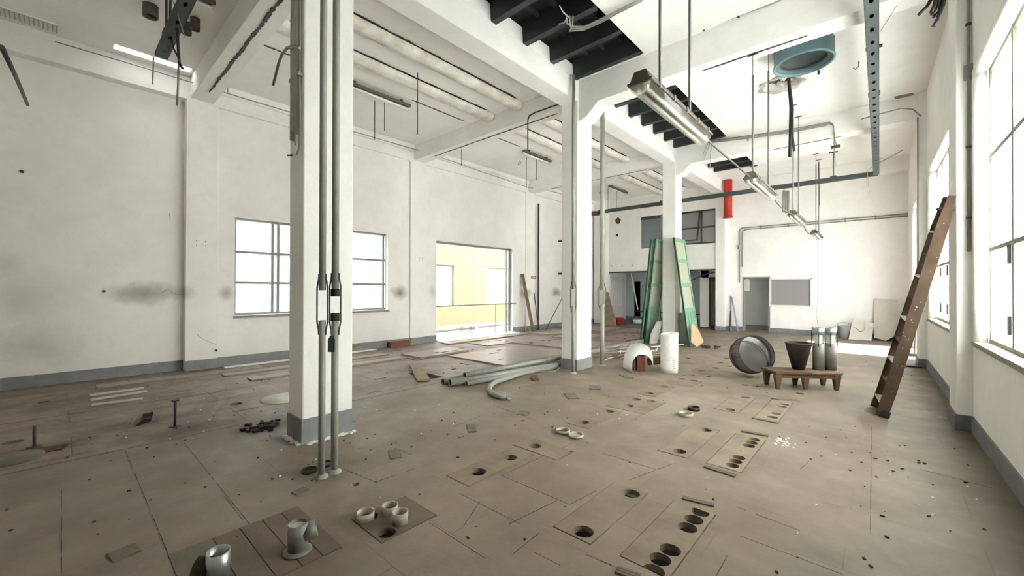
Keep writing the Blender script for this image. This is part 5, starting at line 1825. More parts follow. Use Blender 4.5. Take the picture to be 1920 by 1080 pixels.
q = FL(685, 974)
collar(q.x, q.y, 0.056, 0.05, 'pale low collar on the hatch, leftmost of the near three')
q = FL(731, 961)
collar(q.x, q.y, 0.054, 0.05, 'pale low collar on the hatch, rearmost of the near three')
q = FL(750, 981)
collar(q.x, q.y, 0.050, 0.075, 'taller collar with a dark bore on the hatch, rightmost of the near three', bore=M_BLACK)
q = FL(1055, 811)
collar(q.x, q.y, 0.075, 0.03, 'shiny pale ring on a middle floor hatch, left one of the pair', M_COLLAR)
q = FL(1080, 819)
collar(q.x, q.y, 0.075, 0.03, 'yellowish ring on a middle floor hatch, right one of the pair', M_COLLAR, bore=mat('yellow_dust', (0.42, 0.36, 0.2), 0.9))
q = FL(1286, 780)
collar(q.x, q.y, 0.08, 0.04, 'pale open ring lying loose in mid floor')
q = FL(1301, 769)
collar(q.x, q.y, 0.07, 0.04, 'dark grey ring lying loose in mid floor behind the pale one', M_GUN, bore=M_BLACK)
q = FL(580, 884)
collar(q.x, q.y, 0.062, 0.02, 'flat dark rubber ring left of the two near pipes', M_GUN, bore=M_DIRT)
q = FL(613, 872)
collar(q.x, q.y, 0.055, 0.02, 'flat dark rubber ring behind the two near pipes', M_GUN, bore=M_HATCHG)

# upright zinc duct tee and elbow at the bottom left
q = FL(558, 1035)
du = thing('duct_tee', (q.x, q.y, 0), 'upright dusty zinc duct tee with flanged foot at the bottom left', 'duct')
r_ = 0.052
B().pipe((q.x, q.y, 0.003), (q.x, q.y, 0.165), r_, r_*0.92, 32).build('body', M_ZINC, du)
B().lathe((q.x, q.y, 0), [(r_, 0.02), (r_*1.45, 0.012), (r_*1.45, 0.004), (r_, 0.004)], 32).build('foot_flange', M_ZINC, du)
B().lathe((q.x, q.y, 0), [(r_*0.93, 0.145), (r_*0.5, 0.15), (0, 0.14)], 24).build('dust_fill', M_CONC, du)
dd = (rt0*0.9+Vector((fwd.x, fwd.y, 0))*0.45).normalized()
B().pipe((q.x+dd.x*0.03, q.y+dd.y*0.03, 0.10), (q.x+dd.x*0.095, q.y+dd.y*0.095, 0.115), r_*0.88, r_*0.8, 28).build('branch', M_ZINC, du)
q = FL(408, 1088)
de = thing('duct_elbow', (q.x, q.y, 0), 'shiny zinc duct elbow cut by the bottom edge of the photo', 'duct')
r_ = 0.052
B().pipe((q.x, q.y, 0.003), (q.x+0.01, q.y, 0.155), r_, r_*0.93, 32).build('body', M_ALU, de)
B().lathe((q.x+0.008, q.y, 0), [(r_*0.93, 0.10), (0, 0.09)], 24).build('inside', M_DIRT, de)
dd = (-rt0*0.95-Vector((fwd.x, fwd.y, 0))*0.2).normalized()
B().pipe((q.x+dd.x*0.03, q.y+dd.y*0.03, 0.07), (q.x+dd.x*0.10, q.y+dd.y*0.10, 0.09), r_*0.9, r_*0.8, 28).build('branch', M_GUN, de)
# flat tile pieces
for (x, y, sx_, sy_, a, m, lab) in ((233, 1037, 0.12, 0.12, 0.15, M_HATCHG, 'square dark tile piece on the bare floor at the lower left'), (563, 922, 0.075, 0.1, 0.2, M_HATCHG, 'small dark tile piece below the two near pipes'),
                                    (741, 852, 0.1, 0.2, 1.1, M_HATCHG, 'dusty floor socket lid right of the near column'), (884, 803, 0.09, 0.24, 0.9, M_HATCHG, 'worn floor socket lid, second from the near column'),
                                    (982, 775, 0.14, 0.16, 0.5, M_HATCHG, 'worn floor socket lid, third from the near column'), (1072, 743, 0.16, 0.3, 0.8, M_HATCHG, 'worn floor socket lid, fourth from the near column'),
                                    (1116, 727, 0.16, 0.24, 0.5, M_HATCHG, 'worn floor socket lid, fifth from the near column'), (1174, 706, 0.12, 0.3, 0.9, M_HATCHG, 'flat grey lid in front of the curved white sheet')):
    p = FL(x, y)
    q = B().obox((p.x, p.y, 0.005), (sx_, sy_, 0.008), Matrix.Rotation(a, 4, 'Z'))
    tag(q.build('socket_cover', m, None, 0.002), lab, 'lid', 'flat lids and tile pieces on the floor')
# ragged black heap left of the near column
p = FL(494, 800)
b = B()
for k in range(26):
    a, r = random.uniform(0, 2*PI), random.random()
    s_ = random.uniform(0.015, 0.05)
    b.obox((p.x+0.16*r*math.cos(a)*1.4, p.y+0.13*r*math.sin(a)*1.5, s_*0.3), (s_*1.6, s_, s_*0.6), Matrix.Rotation(random.uniform(0, 3), 4, 'Z'))
tag(b.build('debris_heap', M_DIRT), 'small heap of black debris on the floor left of the near column', 'debris', kind='stuff')

# ------------------------------------------------------------------ group by the second column: curved sheet, box, white roll
cs = thing('curved_sheet', (-3.2, 7.15, 0), 'white curved plastic sheet arched over a brown box', 'sheet')
ax = Vector((fwd.x, fwd.y, 0)).normalized()     # arch faces the lens side of the hall
aw = Vector((math.cos(0.62), math.sin(0.62), 0))
al = Vector((-math.sin(0.62), math.cos(0.62), 0))
c0 = Vector((-3.22, 7.12, 0))
n = 18
outer = []
for k in range(n+1):
    a = PI*(0.0+1.0*k/n)
    rx, rz = 0.27, 0.44
    x_ = rx*math.cos(a)*(1 if a < PI/2 else 1.0)
    z_ = rz*math.sin(a)**0.8 if math.sin(a) > 0 else 0
    if a < PI/2:
        z_ = 0.16+(0.44-0.16)*math.sin(a)**0.9
    outer.append((x_, z_))
vs, fs = [], []
for dep, hs, ws in ((0.0, 0.72, 0.72), (0.36, 1.08, 1.04)):
    for sc in (1.0, 0.975):
        for (x_, z_) in outer:
            dd_ = dep+0.05*x_-(0.10 if dep == 0 else 0.0)*(1-min(1, z_/0.3))
            vs.append(c0+aw*(x_*sc*ws)+al*dd_+Vector((0, 0, max(z_*sc*hs, 0.0))))
m_ = n+1
for i in range(n):
    fs += [(i, i+1, 2*m_+i+1, 2*m_+i), (m_+i, 3*m_+i, 3*m_+i+1, m_+i+1), (i, m_+i, m_+i+1, i+1), (2*m_+i, 2*m_+i+1, 3*m_+i+1, 3*m_+i)]
fs += [(0, 2*m_, 3*m_, m_), (n, m_+n, 3*m_+n, 2*m_+n)]
b = B()
b.add(vs, fs, True)
b.build('shell', M_SHEET, cs)
bx = thing('brown_box', (-3.2, 7.2, 0), 'reddish brown cabinet box under the curved white sheet', 'box')
M = Matrix.Rotation(0.62, 4, 'Z')
B().obox(c0+aw*0.0+al*0.14+Vector((0, 0, 0.135)), (0.15, 0.2, 0.265), M).build('body', M_CARTON, bx, 0.004)
B().obox(c0-aw*0.11+al*0.16+Vector((0, 0, 0.105)), (0.02, 0.2, 0.2), M).build('side_board', M_WOOD, bx)
sp = thing('scrap_board', c0+aw*0.25, 'brown bent board sticking out right of the curved sheet', 'board')
B().obox(c0+aw*0.33+al*0.42+Vector((0, 0, 0.13)), (0.30, 0.12, 0.13), Matrix.Rotation(0.62, 4, 'Z') @ Matrix.Rotation(-0.15, 4, 'Y')).build('board', M_BENCH, sp, 0.01)

rl = thing('white_roll', (-2.83, 7.42, 0), 'tall white rolled sheet standing upright on the floor, open on its side', 'roll')
b = B()
n = 40
vs, fs = [], []
R0 = 0.145
nz = 9
for sft in (0, 1):
    for j in range(nz):
        for k in range(n+1):
            a = -0.9+(2*PI*1.12)*k/n
            r = R0+0.012*k/n-0.003*sft
            z = 0.002+0.70*j/(nz-1)+(0.02*math.sin(a*1.0+1) if j == nz-1 else 0)
            r *= 1-0.06*(1-j/(nz-1))*max(0, math.sin(a))
            vs.append((-2.83+r*math.cos(a), 7.42+r*math.sin(a), z))
m_ = n+1
for sft in (0, 1):
    for j in range(nz-1):
        for k in range(n):
            o = sft*nz*m_
            fs.append((o+j*m_+k, o+j*m_+k+1, o+(j+1)*m_+k+1, o+(j+1)*m_+k))
for j in (0, nz-1):
    for k in range(n):
        fs.append((j*m_+k, j*m_+k+1, nz*m_+j*m_+k+1, nz*m_+j*m_+k))
for k in (0, n):
    for j in range(nz-1):
        fs.append((j*m_+k, (j+1)*m_+k, nz*m_+(j+1)*m_+k, nz*m_+j*m_+k))
b.add(vs, fs, True)
b.build('sheet', M_SHEET, rl)
q = B()
for k in range(11):
    a = -0.85
    z = 0.09+0.035*k
    w2 = random.uniform(0.06, 0.17)
    pts = [(-2.83+0.1605*math.cos(a+t), 7.42+0.1605*math.sin(a+t), z) for t in (0, w2, 2*w2)]
    for p0_, p1_ in zip(pts, pts[1:]):
        q.bar(p0_, p1_, 0.003, 0.009)
q.build('printed_marks', mat('faded_red_ink', (0.45, 0.22, 0.17), 0.8), rl)

# pile of thin battens between the columns
spots = []
for k in range(30):
    y0 = 7.75+2.5*k/29+random.uniform(-0.05, 0.05)
    x0 = random.uniform(-4.95, -3.80) if y0 > 8.1 else random.uniform(-4.9, -4.6)
    a = random.uniform(0.9, 2.1)
    L = random.uniform(0.35, 1.15)
    spots.append((x0, y0, a, L))
NAMES = {0: 'brown', 1: 'white', 2: 'dark wooden', 3: 'dusty'}
ORD = ['first', 'second', 'third', 'fourth', 'fifth', 'sixth', 'seventh', 'eighth']
for k, (x0, y0, a, L) in enumerate(spots):
    z = 0.01+0.018*(k % 5)
    m = (M_PLANK, M_SHEET, M_WOOD, M_BOARD)[k % 4]
    c = Vector((x0, y0, z))
    h = Vector((math.cos(a), math.sin(a), 0))*L/2
    tag(B().bar(c-h, c+h, random.uniform(0.015, 0.045), 0.014).build('thin_batten', m), '%s thin batten scattered behind the second column, %s of its colour going away' % (NAMES[k % 4], ORD[k//4]), 'batten', 'scattered thin battens')

# ------------------------------------------------------------------ green glazed doors leaning on the third column


def green_leaf(xb, xt, y0, y1, H, lab, side, stack=False):
    """leaf in a plane along y, foot at xb, head at xt"""
    t = thing('green_door', (xb, (y0+y1)/2, 0), lab, 'door', 'green glazed door leaves leaning on the third column')
    th = 0.045
    dx = (xt-xb)/H
    nrm = Vector((1, 0, -dx)).normalized()*side

    def P3(y, z, o=0.0):
        return Vector((xb+dx*z, y, z+abs(dx)*0.0+0.012))+nrm*o

    def slab(ya, yb, za, zb, o0, o1, m, name):
        b = B()
        vs = [P3(y, z, o) for o in (o0, o1) for y, z in ((ya, za), (yb, za), (yb, zb), (ya, zb))]
        b.add(vs, [(0, 1, 2, 3), (7, 6, 5, 4), (0, 4, 5, 1), (1, 5, 6, 2), (2, 6, 7, 3), (3, 7, 4, 0)])
        return b.build(name, m, t)
    s = 0.06
    slab(y0, y0+s, 0, H, -th/2, th/2, M_GREEN, 'stile')
    slab(y1-s, y1, 0, H, -th/2, th/2, M_GREEN, 'stile')
    zp = H*0.315
    rails = [0.0, zp, zp+(H-zp)*0.335, zp+(H-zp)*0.665, H-0.09]
    for z in rails:
        slab(y0+s, y1-s, z, z+0.09, -th/2+0.003, th/2-0.003, M_GREEN, 'rail')
    for i in range(1, 4):
        slab(y0+s, y1-s, rails[i]+0.09, rails[i+1], -0.004, 0.004, M_GREENGL, 'pane')
    nb = 4
    wv = (y1-y0-2*s)/nb
    for k in range(nb):
        slab(y0+s+k*wv+0.008, y0+s+(k+1)*wv-0.008, 0.09, zp, -0.014, 0.014, M_GREEN, 'panel_board')
    slab(y0+s, y1-s, 0.09, zp, -0.006, 0.006, M_GREEND, 'panel_back')
    slab(y0-0.004, y0-0.0005, 0, H, -th/2, th/2, M_GREEND, 'edge')
    if stack:
        slab(y0+0.3, y0+0.34, H*0.58, H*0.6, th/2, th/2+0.03, M_IRON, 'latch')
    return t


green_leaf(-3.66, -4.06, 10.92, 11.72, 2.86, 'green glazed door leaf leaning right against the third column', 1)
green_leaf(-4.83, -4.52, 10.85, 11.65, 2.86, 'green glazed door leaf leaning left against the third column, inner one', 1)
green_leaf(-4.93, -4.62, 10.80, 11.60, 2.84, 'green glazed door leaf leaning left against the third column, outer one', 1, True)
# leaning plywood piece, grey slab, small white slab at the doors
t_ = FL(1307, 650)
a_, c_ = FL(1300, 648), FL(1318, 645)
b = B()
u = Vector((0.55, 0.83, 0)).normalized()
o = Vector((-3.50, 11.0, 0.01))
lean = Vector((-0.25, 0.12, 1.0)).normalized()
po = [(0.02, 0.0), (0.22, 0.14), (0.12, 0.50), (0.02, 0.55), (-0.16, 0.42), (-0.14, 0.16)]
po = [(0.0, 0.0), (0.24, 0.13), (0.17, 0.42), (0.05, 0.60), (-0.02, 0.60), (-0.14, 0.14)]
nn = u.cross(lean).normalized()*0.012
vs = [o+u*p[0]+lean*p[1]+nn*s_ for s_ in (-1, 1) for p in po]
b.add(vs, [tuple(range(6)), tuple(range(6, 12))[::-1]]+[(i, (i+1) % 6, 6+(i+1) % 6, 6+i) for i in range(6)])
tag(b.build('plywood_offcut', M_PLY), 'pointed light plywood offcut leaning on the right green door', 'plywood')
b = B()
o = Vector((-4.50, 10.95, 0.01))
u = Vector((0.1, 1, 0)).normalized()
lean = Vector((0.12, 0.1, 1)).normalized()
nn = u.cross(lean).normalized()*0.02
po = [(-0.1, 0), (0.25, 0), (0.35, 0.62), (0.1, 0.60), (-0.12, 0.25)]
vs = [o+Vector((-0.12, -0.1, 0))+u*p[0]+lean*p[1]+nn*s_ for s_ in (-1, 1) for p in po]
b.add(vs, [tuple(range(5)), tuple(range(5, 10))[::-1]]+[(i, (i+1) % 5, 5+(i+1) % 5, 5+i) for i in range(5)])
tag(b.build('grey_slab', M_CONC), 'broken grey slab leaning inside the left green doors', 'slab')
b = B()
for k in range(14):
    s_ = random.uniform(0.02, 0.06)
    b.obox((-3.3+random.uniform(-0.15, 0.25), 11.2+random.uniform(-0.2, 0.3), s_*0.3), (s_*2, s_, s_*0.6), Matrix.Rotation(random.uniform(0, 3), 4, 'Z'))
tag(b.build('debris_heap', M_DIRT), 'dark scraps on the floor at the foot of the plywood offcut', 'debris', kind='stuff')
t_ = thing('grey_case', (-3.98, 11.62, 0), 'grey metal case between the third column and right green door', 'case')
B().box(-4.10, -3.93, 11.45, 11.62, 0.0, 0.85).build('body', M_ROOMG, t_, 0.02)
B().box(-3.929, -3.925, 11.5, 11.58, 0.5, 0.7).build('handle', M_IRON, t_)

# ------------------------------------------------------------------ bench with its load
be = thing('low_bench', (-0.9, 7.6, 0), 'low wooden bench with six stubby tapered legs in mid floor', 'bench')
ft = [(-1.14, 7.24), (-0.83, 7.50), (-0.48, 7.76)]
bk = [(-1.33, 7.50), (-0.99, 7.75), (-0.66, 8.01)]
lu = (Vector((*ft[2], 0))-Vector((*ft[0], 0))).normalized()
lv = Vector((-lu.y, lu.x, 0))
for p in ft+bk:
    b = B()
    vs = []
    for z, w_ in ((0.0, 0.024), (0.10, 0.036), (0.20, 0.046), (0.235, 0.046)):
        for i, j in ((-1, -1), (1, -1), (1, 1), (-1, 1)):
            vs.append(Vector((p[0], p[1], z))+lu*i*w_+lv*j*w_*0.8)
    fs = [(0, 3, 2, 1), (12, 13, 14, 15)]
    for k in range(3):
        for i in range(4):
            fs.append((k*4+i, k*4+(i+1) % 4, (k+1)*4+(i+1) % 4, (k+1)*4+i))
    b.add(vs, fs)
    b.build('leg', M_BENCH, be, 0.004)
cc = (Vector((*ft[0], 0))+Vector((*bk[2], 0)))/2
ang = math.atan2(lu.y, lu.x)
M = Matrix.Rotation(ang, 4, 'Z')
B().obox(cc-lu*0.22+Vector((0, 0, 0.253)), (0.52, 0.42, 0.034), M).build('top_board', M_BENCH, be, 0.005)
B().obox(cc+lu*0.26+Vector((0, 0, 0.25)), (0.44, 0.40, 0.03), M).build('top_board', M_WOOD, be, 0.005)
for s_ in (-0.16, 0.16):
    B().obox(cc+lv*s_+Vector((0, 0, 0.205)), (0.86, 0.03, 0.06), M).build('apron', M_BENCH, be)
cn_ = thing('black_funnel', (-0.93, 7.64, 0.27), 'black iron cone-shaped bucket standing on the bench', 'bucket')
q = PX(1497, 692, 2, 0.27)
B().lathe((q.x, q.y, 0), [(0.0, 0.272), (0.082, 0.272), (0.175, 0.665), (0.18, 0.68), (0.17, 0.68), (0.078, 0.285), (0, 0.285)], 36).build('cone', M_GUN, cn_)
B().lathe((q.x, q.y, 0), [(0.178, 0.665), (0.185, 0.672), (0.178, 0.682)], 36).build('rim', M_IRON, cn_)
for i, (px_, py_, lab) in enumerate(((1538, 697, 'left tin cylinder with a caged top on the bench'), (1553, 695, 'right tin cylinder with a caged top on the bench'))):
    q = PX(px_, py_, 2, 0.268)
    q = Vector((-0.70+0.175*i*0.78, 7.84+0.175*i*0.62, 0.268))
    t_ = thing('tin_cylinder', q, lab, 'cylinder', 'tin cylinders on the bench')
    z0 = q.z
    B().lathe((q.x, q.y, z0), [(0, 0.001), (0.078, 0.001), (0.078, 0.40), (0.07, 0.405)], 32).build('body', M_TIN, t_)
    B().lathe((q.x, q.y, z0), [(0.072, 0.40), (0.072, 0.55)], 32).build('glass_sleeve', M_CLEAR, t_)
    B().lathe((q.x, q.y, z0), [(0.06, 0.54), (0.075, 0.55), (0.08, 0.56), (0.08, 0.65), (0.07, 0.652), (0.07, 0.56)], 32).build('collar', M_ALU, t_)
    B().lathe((q.x, q.y, z0), [(0.045, 0.405), (0.05, 0.54)], 16).build('core', M_SHEET, t_)
    for k in range(3):
        a = 0.6+2*PI*k/3
        B().tube([(q.x+0.07*math.cos(a), q.y+0.07*math.sin(a), z0+0.57), (q.x+0.1*math.cos(a), q.y+0.1*math.sin(a), z0+0.56),
                  (q.x+0.1*math.cos(a), q.y+0.1*math.sin(a), z0+0.37), (q.x+0.07*math.cos(a), q.y+0.07*math.sin(a), z0+0.36)], 0.006, 8).build('cage_rod', M_GUN, t_)
# mesh drum lying against the bench
dr = thing('mesh_drum', (-1.6, 7.95, 0), 'large grey mesh drum lying on its side behind the bench', 'drum')
M_MESH = glass_mat('grey_gauze', (0.13, 0.12, 0.11), 0.12, dust=0.75)
ax_ = Vector((0.62, -0.60, 0.28)).normalized()
R_ = 0.315
cB = Vector((-1.78, 8.16, R_*0.985))
Mz = Vector((0, 0, 1)).rotation_difference(ax_).to_matrix().to_4x4()
B().lathe(cB, [(0.0, 0.0), (R_*0.82, 0.0), (R_*0.94, 0.02), (R_, 0.10), (R_, 0.20), (R_*0.985, 0.34)], 44, Mz).build('gauze', M_MESH, dr)
for zz, rr, tt in ((0.34, R_*0.985, 0.008), (0.11, R_*1.0, 0.006)):
    pts = [cB+Mz.to_3x3() @ Vector((rr*math.cos(2*PI*k/40), rr*math.sin(2*PI*k/40), zz)) for k in range(41)]
    B().tube(pts, tt, 6).build('hoop', M_GUN, dr)
B().lathe(cB, [(R_*0.975, 0.27), (R_*0.6, 0.262), (0.0, 0.26)], 44, Mz).build('gauze_face', glass_mat('pale_gauze', (0.10, 0.09, 0.078), 0.45, dust=0.6), dr)
for (a0, a1, k_) in ((0.4, 2.9, 0.5), (0.2, 3.2, 0.62)):
    pts = [cB+Mz.to_3x3() @ Vector((R_*0.93*math.cos(t), R_*k_*math.sin(t)-R_*0.1, 0.275)) for t in [a0+(a1-a0)*q_/14 for q_ in range(15)]]
    B().tube(pts, 0.004, 6).build('seam', M_IRON, dr)
for k in range(8):
    a = 2*PI*k/8+0.2
    B().tube([cB+Mz.to_3x3() @ Vector((r*math.cos(a), r*math.sin(a), z)) for r, z in ((0.05, 0.0), (R_*0.82, -0.003), (R_*0.95, 0.02), (R_*1.005, 0.1), (R_*1.005, 0.2), (R_*0.99, 0.34))], 0.004, 6).build('stave', M_GUN, dr)

# ------------------------------------------------------------------ ladder leaning on the right pier
ld = thing('wooden_ladder', (0.0, 6.7, 0), 'tall paint-spattered wooden ladder leaning against the right wall pier', 'ladder')
f0, f1 = Vector((0.02, 6.50, 0.0)), Vector((-0.03, 6.97, 0.0))
t0, t1 = Vector((0.575, 6.35, 2.50)), Vector((0.575, 6.80, 2.56))
for a, c in ((f0, t0), (f1, t1)):
    d = (c-a).normalized()
    b = B()
    n = 8
    wv, th = 0.115, 0.034
    side = Vector((0, 1, 0))
    nr = d.cross(side).normalized()
    vs = []
    for k in range(n+1):
        s_ = k/n
        ww = wv*(1.0-0.1*s_)
        if k == n:
            ww *= 0.6
        off = 0.004*math.sin(k*1.7)
        pz = a+(c-a)*s_
        if k == 0:
            pz = pz+Vector((0, 0, 0.012))
        for i, j in ((-1, -1), (1, -1), (1, 1), (-1, 1)):
            vs.append(pz+side*(i*th/2+off)+nr*j*ww/2+Vector((0, 0, 0.03 if k == 0 and j*nr.z < 0 else 0)))
    fs = [(0, 3, 2, 1), tuple(4*n+i for i in range(4))]
    for k in range(n):
        for i in range(4):
            fs.append((k*4+i, k*4+(i+1) % 4, (k+1)*4+(i+1) % 4, (k+1)*4+i))
    b.add(vs, fs)
    r = b.build('rail', M_LADDER, ld, 0.005)
    e = B()
    e.bar(a+Vector((0, 0, 0.004)), a+d*0.09, 0.045, 0.12)
    e.build('foot_shoe', M_GUN, ld)
for k in range(10):
    s_ = (k+0.65)/10.2
    pa = f0+(t0-f0)*s_
    pb2 = f1+(t1-f1)*s_
    d = (t0-f0).normalized()
    b = B()
    e = (pb2-pa).normalized()
    nr = d.cross(Vector((0, 1, 0))).normalized()
    vs = []
    for p in (pa-e*0.0, pb2+e*0.0):
        for i, j in ((-1, -1), (1, -1), (1, 1), (-1, 1)):
            vs.append(p+d*i*0.012+nr*j*0.055)
    b.add(vs, [(0, 3, 2, 1), (4, 5, 6, 7), (0, 1, 5, 4), (1, 2, 6, 5), (2, 3, 7, 6), (3, 0, 4, 7)])
    b.build('tread', M_PANELW if k % 2 == 0 else M_LADDER, ld)
# paint splashes on the near rail
b = B()
d = (t0-f0).normalized()
nr = d.cross(Vector((0, 1, 0))).normalized()
for k in range(28):
    s_ = random.uniform(0.03, 0.97)
    c = f0+(t0-f0)*s_+nr*random.uniform(-0.045, 0.045)+Vector((0, -0.0225, 0))
    r = random.uniform(0.0015, 0.005)
    n = 7
    vs = [c+d*r*1.5*math.cos(2*PI*i/n)+nr*r*math.sin(2*PI*i/n)+Vector((0, -0.0004*(i % 2), 0)) for i in range(n)]
    b.add(vs, [tuple(range(n))])
o = b.build('paint_splash', mat('old_splash', (0.28, 0.26, 0.22), 0.8), ld)
o['kind'] = 'stuff'

# ------------------------------------------------------------------ things by the far wall
YW = YF-0.02


def lean_panel(po, base_y, top_y, name, m, lab, cat='panel'):
    """po: (x, z) outline; leans from base_y at the floor to top_y at its head"""
    H = max(z for x, z in po)
    vs = []
    for s_ in (0, -0.018):
        for x, z in po:
            vs.append((x, base_y+(top_y-base_y)*z/H+s_, z+0.002))
    n = len(po)
    b = B()
    b.add(vs, [tuple(range(n)), tuple(range(n, 2*n))[::-1]]+[(i, (i+1) % n, n+(i+1) % n, n+i) for i in range(n)])
    return tag(b.build(name, m), lab, cat)


lean_panel([(-0.12, 0.08), (0.13, 0.0), (0.40, 0.22), (0.38, 1.20), (-0.12, 1.22)], YW-0.22, YW-0.03, 'plasterboard_sheet', M_PANELW, 'tall cream panel with a broken lower corner leaning on the far wall')
lean_panel([(-0.70, 0.0), (-0.18, 0.0), (-0.12, 0.50), (-0.34, 0.52), (-0.35, 0.56), (-0.60, 0.62)], YW-0.45, YW-0.24, 'plasterboard_sheet', M_PANELW, 'shorter cracked cream panel leaning beside the tall one')
b = B().tube([(-0.32, YW-0.39, 0.5), (-0.33, YW-0.42, 0.30), (-0.42, YW-0.44, 0.24), (-0.5, YW-0.43, 0.32), (-0.58, YW-0.42, 0.36)], 0.006, 6)
tag(b.build('curled_wire', M_IRON), 'thin dark cord curling over the shorter cream panel', 'cord')
p0 = PX(1640, 622, 1, YW-0.5)
tag(B().bar((-0.22, YW-0.5, 0.36), (0.18, YW-0.42, 0.52), 0.02, 0.03).build('loose_batten', M_CONC), 'thin batten poking out between the two cream panels', 'batten')
bk_ = thing('grey_bucket', (-0.82, YW-0.3, 0), 'grey plastic bucket on the floor at the far wall', 'bucket')
B().lathe((-0.82, YW-0.3, 0.002), [(0, 0), (0.12, 0), (0.155, 0.38), (0.162, 0.39), (0.15, 0.39), (0.115, 0.02), (0, 0.02)], 28).build('pail', mat('grey_plastic', (0.33, 0.33, 0.33), 0.5), bk_)
B().tube([(-0.82+0.16*math.cos(t), YW-0.3, 0.38+0.12*math.sin(t)) for t in [PI*k/10 for k in range(11)]], 0.005, 6).build('handle', M_IRON, bk_)
for (x, r_, h, m, lab) in ((-1.35, 0.11, 0.30, M_GUN, 'dark squat pot in the clutter at the far wall, leftmost'), (-1.08, 0.10, 0.28, M_GUN, 'dark squat pot in the clutter beside the grey bucket')):
    B_ = B().lathe((x, YW-0.22, 0.002), [(0, 0), (r_*0.9, 0), (r_, h*0.5), (r_*0.85, h), (r_*0.8, h), (0, h*0.9)], 20)
    tag(B_.build('dark_pot', m), lab, 'pot')
tag(B().obox((-1.2, YW-0.42, 0.075), (0.16, 0.14, 0.14), Matrix.Rotation(0.3, 4, 'Z')).build('small_carton', M_PANELW, None, 0.006), 'small pale carton before the dark pots', 'carton')
lean_panel([(-0.12, 0.0), (0.5, 0.0), (0.5, 0.33), (0.28, 0.2), (0.1, 0.12)], YW-0.16, YW-0.05, 'dark_scrap', M_DIRT, 'dark scrap behind the tall cream panel', 'scrap')
# leaning strips by the far column
for (x0, x1, z, m, lab) in ((-3.98, -4.03, 1.27, M_LILAC, 'long lilac-grey strip leaning on the wall beside the far column, left one'), (-3.72, -3.99, 1.22, M_LILAC, 'long lilac-grey strip leaning on the wall beside the far column, slanted one'), (-3.97, -4.0, 0.72, M_IRON, 'short dark strip leaning beside the lilac strips')):
    yo = {1.27: 0.02, 1.22: 0.12, 0.72: 0.24}[z]
    tag(B().bar((x0, YF-0.25-yo, 0.01), (x1, YF-0.06-yo*0.5, z), 0.05, 0.02, (0, 1, 0)).build('leaning_strip', m), lab, 'strip')
# broom and flat black strip by the doorway
p = FL(1714, 668)
br_ = thing('broom', (p.x, p.y, 0), 'dark broom leaning on the right wall by the open doorway', 'broom')
B().tube([(p.x, p.y, 0.07), (wx(p.y)-0.02, p.y+0.3, 0.95)], 0.013, 8).build('stick', M_IRON, br_)
B().obox((p.x-0.02, p.y-0.02, 0.035), (0.42, 0.09, 0.066), Matrix.Rotation(0.15, 4, 'Z')).build('head', M_GUN, br_, 0.01)
p = FL(1708, 688)
tag(B().obox((p.x, p.y, 0.012), (0.30, 0.12, 0.02), Matrix.Rotation(0.1, 4, 'Z')).build('black_strip', M_BLACK, None, 0.004), 'flat black rubber strip on the floor in front of the broom', 'strip')

# ------------------------------------------------------------------ things under the mezzanine
rb_ = thing('red_bucket', (-8.0, 17.2, 0), 'red plastic bucket on the floor under the mezzanine', 'bucket')
q = FL(1162, 608)
B().lathe((q.x, q.y, 0.002), [(0, 0), (0.13, 0), (0.18, 0.26), (0.19, 0.27), (0.17, 0.27), (0.125, 0.02), (0, 0.02)], 24).build('pail', M_REDP, rb_)
B().tube([(q.x+0.185*math.cos(t), q.y, 0.26-0.1*math.sin(t)) for t in [PI*k/8 for k in range(9)]], 0.006, 6).build('handle', M_IRON, rb_)
q = FL(1195, 607)
tag(B().lathe((q.x, q.y, 0.002), [(0, 0), (0.17, 0), (0.2, 0.17), (0.19, 0.17), (0.16, 0.02), (0, 0.02)], 24).build('pale_basin', M_BLUEW), 'pale blue basin on the floor under the mezzanine', 'basin')
lean_panel([(-8.65, 0.0), (-8.0, 0.0), (-8.15, 0.4), (-8.55, 1.35), (-8.65, 1.4)], 15.3, 15.65, 'leaning_board', M_PLANK, 'tapered brown board leaning on the corner pier under the mezzanine', 'board')
tag(B().tube([(-8.0, YK-0.6, 0.01), (-8.05, YK-0.05, 1.0)], 0.03, 8).build('leaning_bar', M_IRON), 'thin dark bar leaning on the back wall under the mezzanine', 'bar')

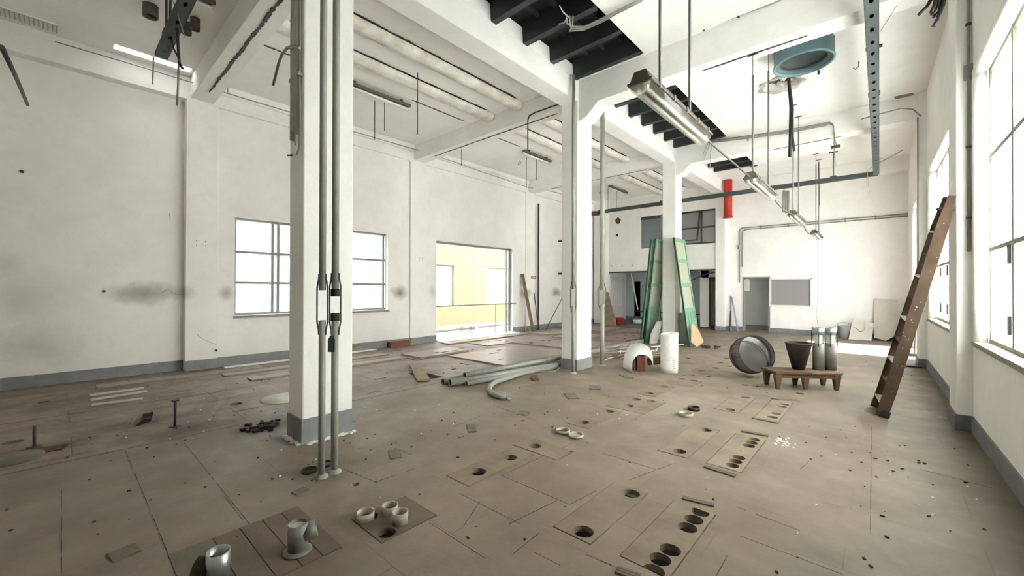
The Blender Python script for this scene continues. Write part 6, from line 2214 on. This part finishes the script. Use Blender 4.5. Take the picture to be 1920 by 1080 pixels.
# ------------------------------------------------------------------ plaster crumbs and grit scattered on the floor
for (nm, m, n, reg, smin, smax, lab) in (('grit', M_DIRT, 420, None, 0.004, 0.014, 'dark grit scattered over the whole floor'),
                                         ('plaster_crumbs', M_SHEET, 150, None, 0.003, 0.011, 'small white plaster crumbs scattered on the floor')):
    b = B()
    for k in range(n):
        if k % 3 == 0:
            cxy = random.choice([(-3.9, 2.0), (0.3, 5.0), (-2.6, 4.2), (-3.6, 1.5), (0.1, 4.2), (-5.5, 1.2), (-4.3, 8.8)])
            x, y = random.gauss(cxy[0], 0.45), random.gauss(cxy[1], 0.7)
        else:
            x, y = random.uniform(-9.0, 0.6), random.uniform(-0.5, 15.5)
        if x > wx(y)-0.15 or x < -9.2 or (nm != 'grit' and 7.0 < y < 8.5 and x < -2.5) or (CX0-0.03 < x < CX1+0.03 and any(c-0.03 < y < c+0.53 for c in COLY)):
            continue
        s_ = random.uniform(smin, smax)
        b.obox((x, y, s_*0.3), (s_*random.uniform(1, 2), s_, s_*0.55), Matrix.Rotation(random.uniform(0, 3), 4, 'Z'))
    o = b.build(nm, m)
    tag(o, lab, 'grit' if nm == 'grit' else 'crumbs', kind='stuff')
b = B()
q0 = FL(1468, 828)
for k in range(30):
    s_ = random.uniform(0.006, 0.018)
    b.obox((q0.x+random.gauss(0, 0.05), q0.y+random.gauss(0, 0.06), s_*0.25), (s_*1.5, s_, s_*0.5), Matrix.Rotation(random.uniform(0, 3), 4, 'Z'))
o = tag(b.build('paint_flakes', M_SHEET), 'patch of white paint flakes right of the middle six-hole hatch', 'flakes', kind='stuff')
# crumbling plaster foot of the near column
b = B()
for k in range(90):
    u_ = random.random()
    if random.random() < 0.65:
        x, y = CX1+0.03+random.gauss(0, 0.012), 1.56+0.54*u_
    else:
        x, y = CX0+0.38*u_, 1.55+random.gauss(0, 0.012)
    s_ = random.uniform(0.008, 0.028)
    b.obox((x, y, s_*0.3), (s_*1.3, s_, s_*0.7), Matrix.Rotation(random.uniform(0, 3), 4, 'Z'))
o = tag(b.build('plaster_crumbs', M_SHEET), 'broken plaster crumbs around the foot of the near column', 'crumbs', kind='stuff')

# ------------------------------------------------------------------ daylight sampling portals in the real openings
portal((LX-0.35, (OP[0]+OP[1])/2, 1.45), (1, 0, 0), OP[1]-OP[0], 2.9)
portal((LX-0.35, (W4[0]+W4[1])/2, 1.93), (1, 0, 0), W4[1]-W4[0], 2.0)
portal((wx(13.5)+0.35, 13.5, 1.8), (-1, 0, 0), 2.5, 3.7)
portal((wx(9)+0.35, 9.0, 2.35), (-1, 0, 0), 3.4, 2.8)
portal((wx(4.7)+0.35, 4.7, 2.35), (-1, 0, 0), 3.2, 2.8)
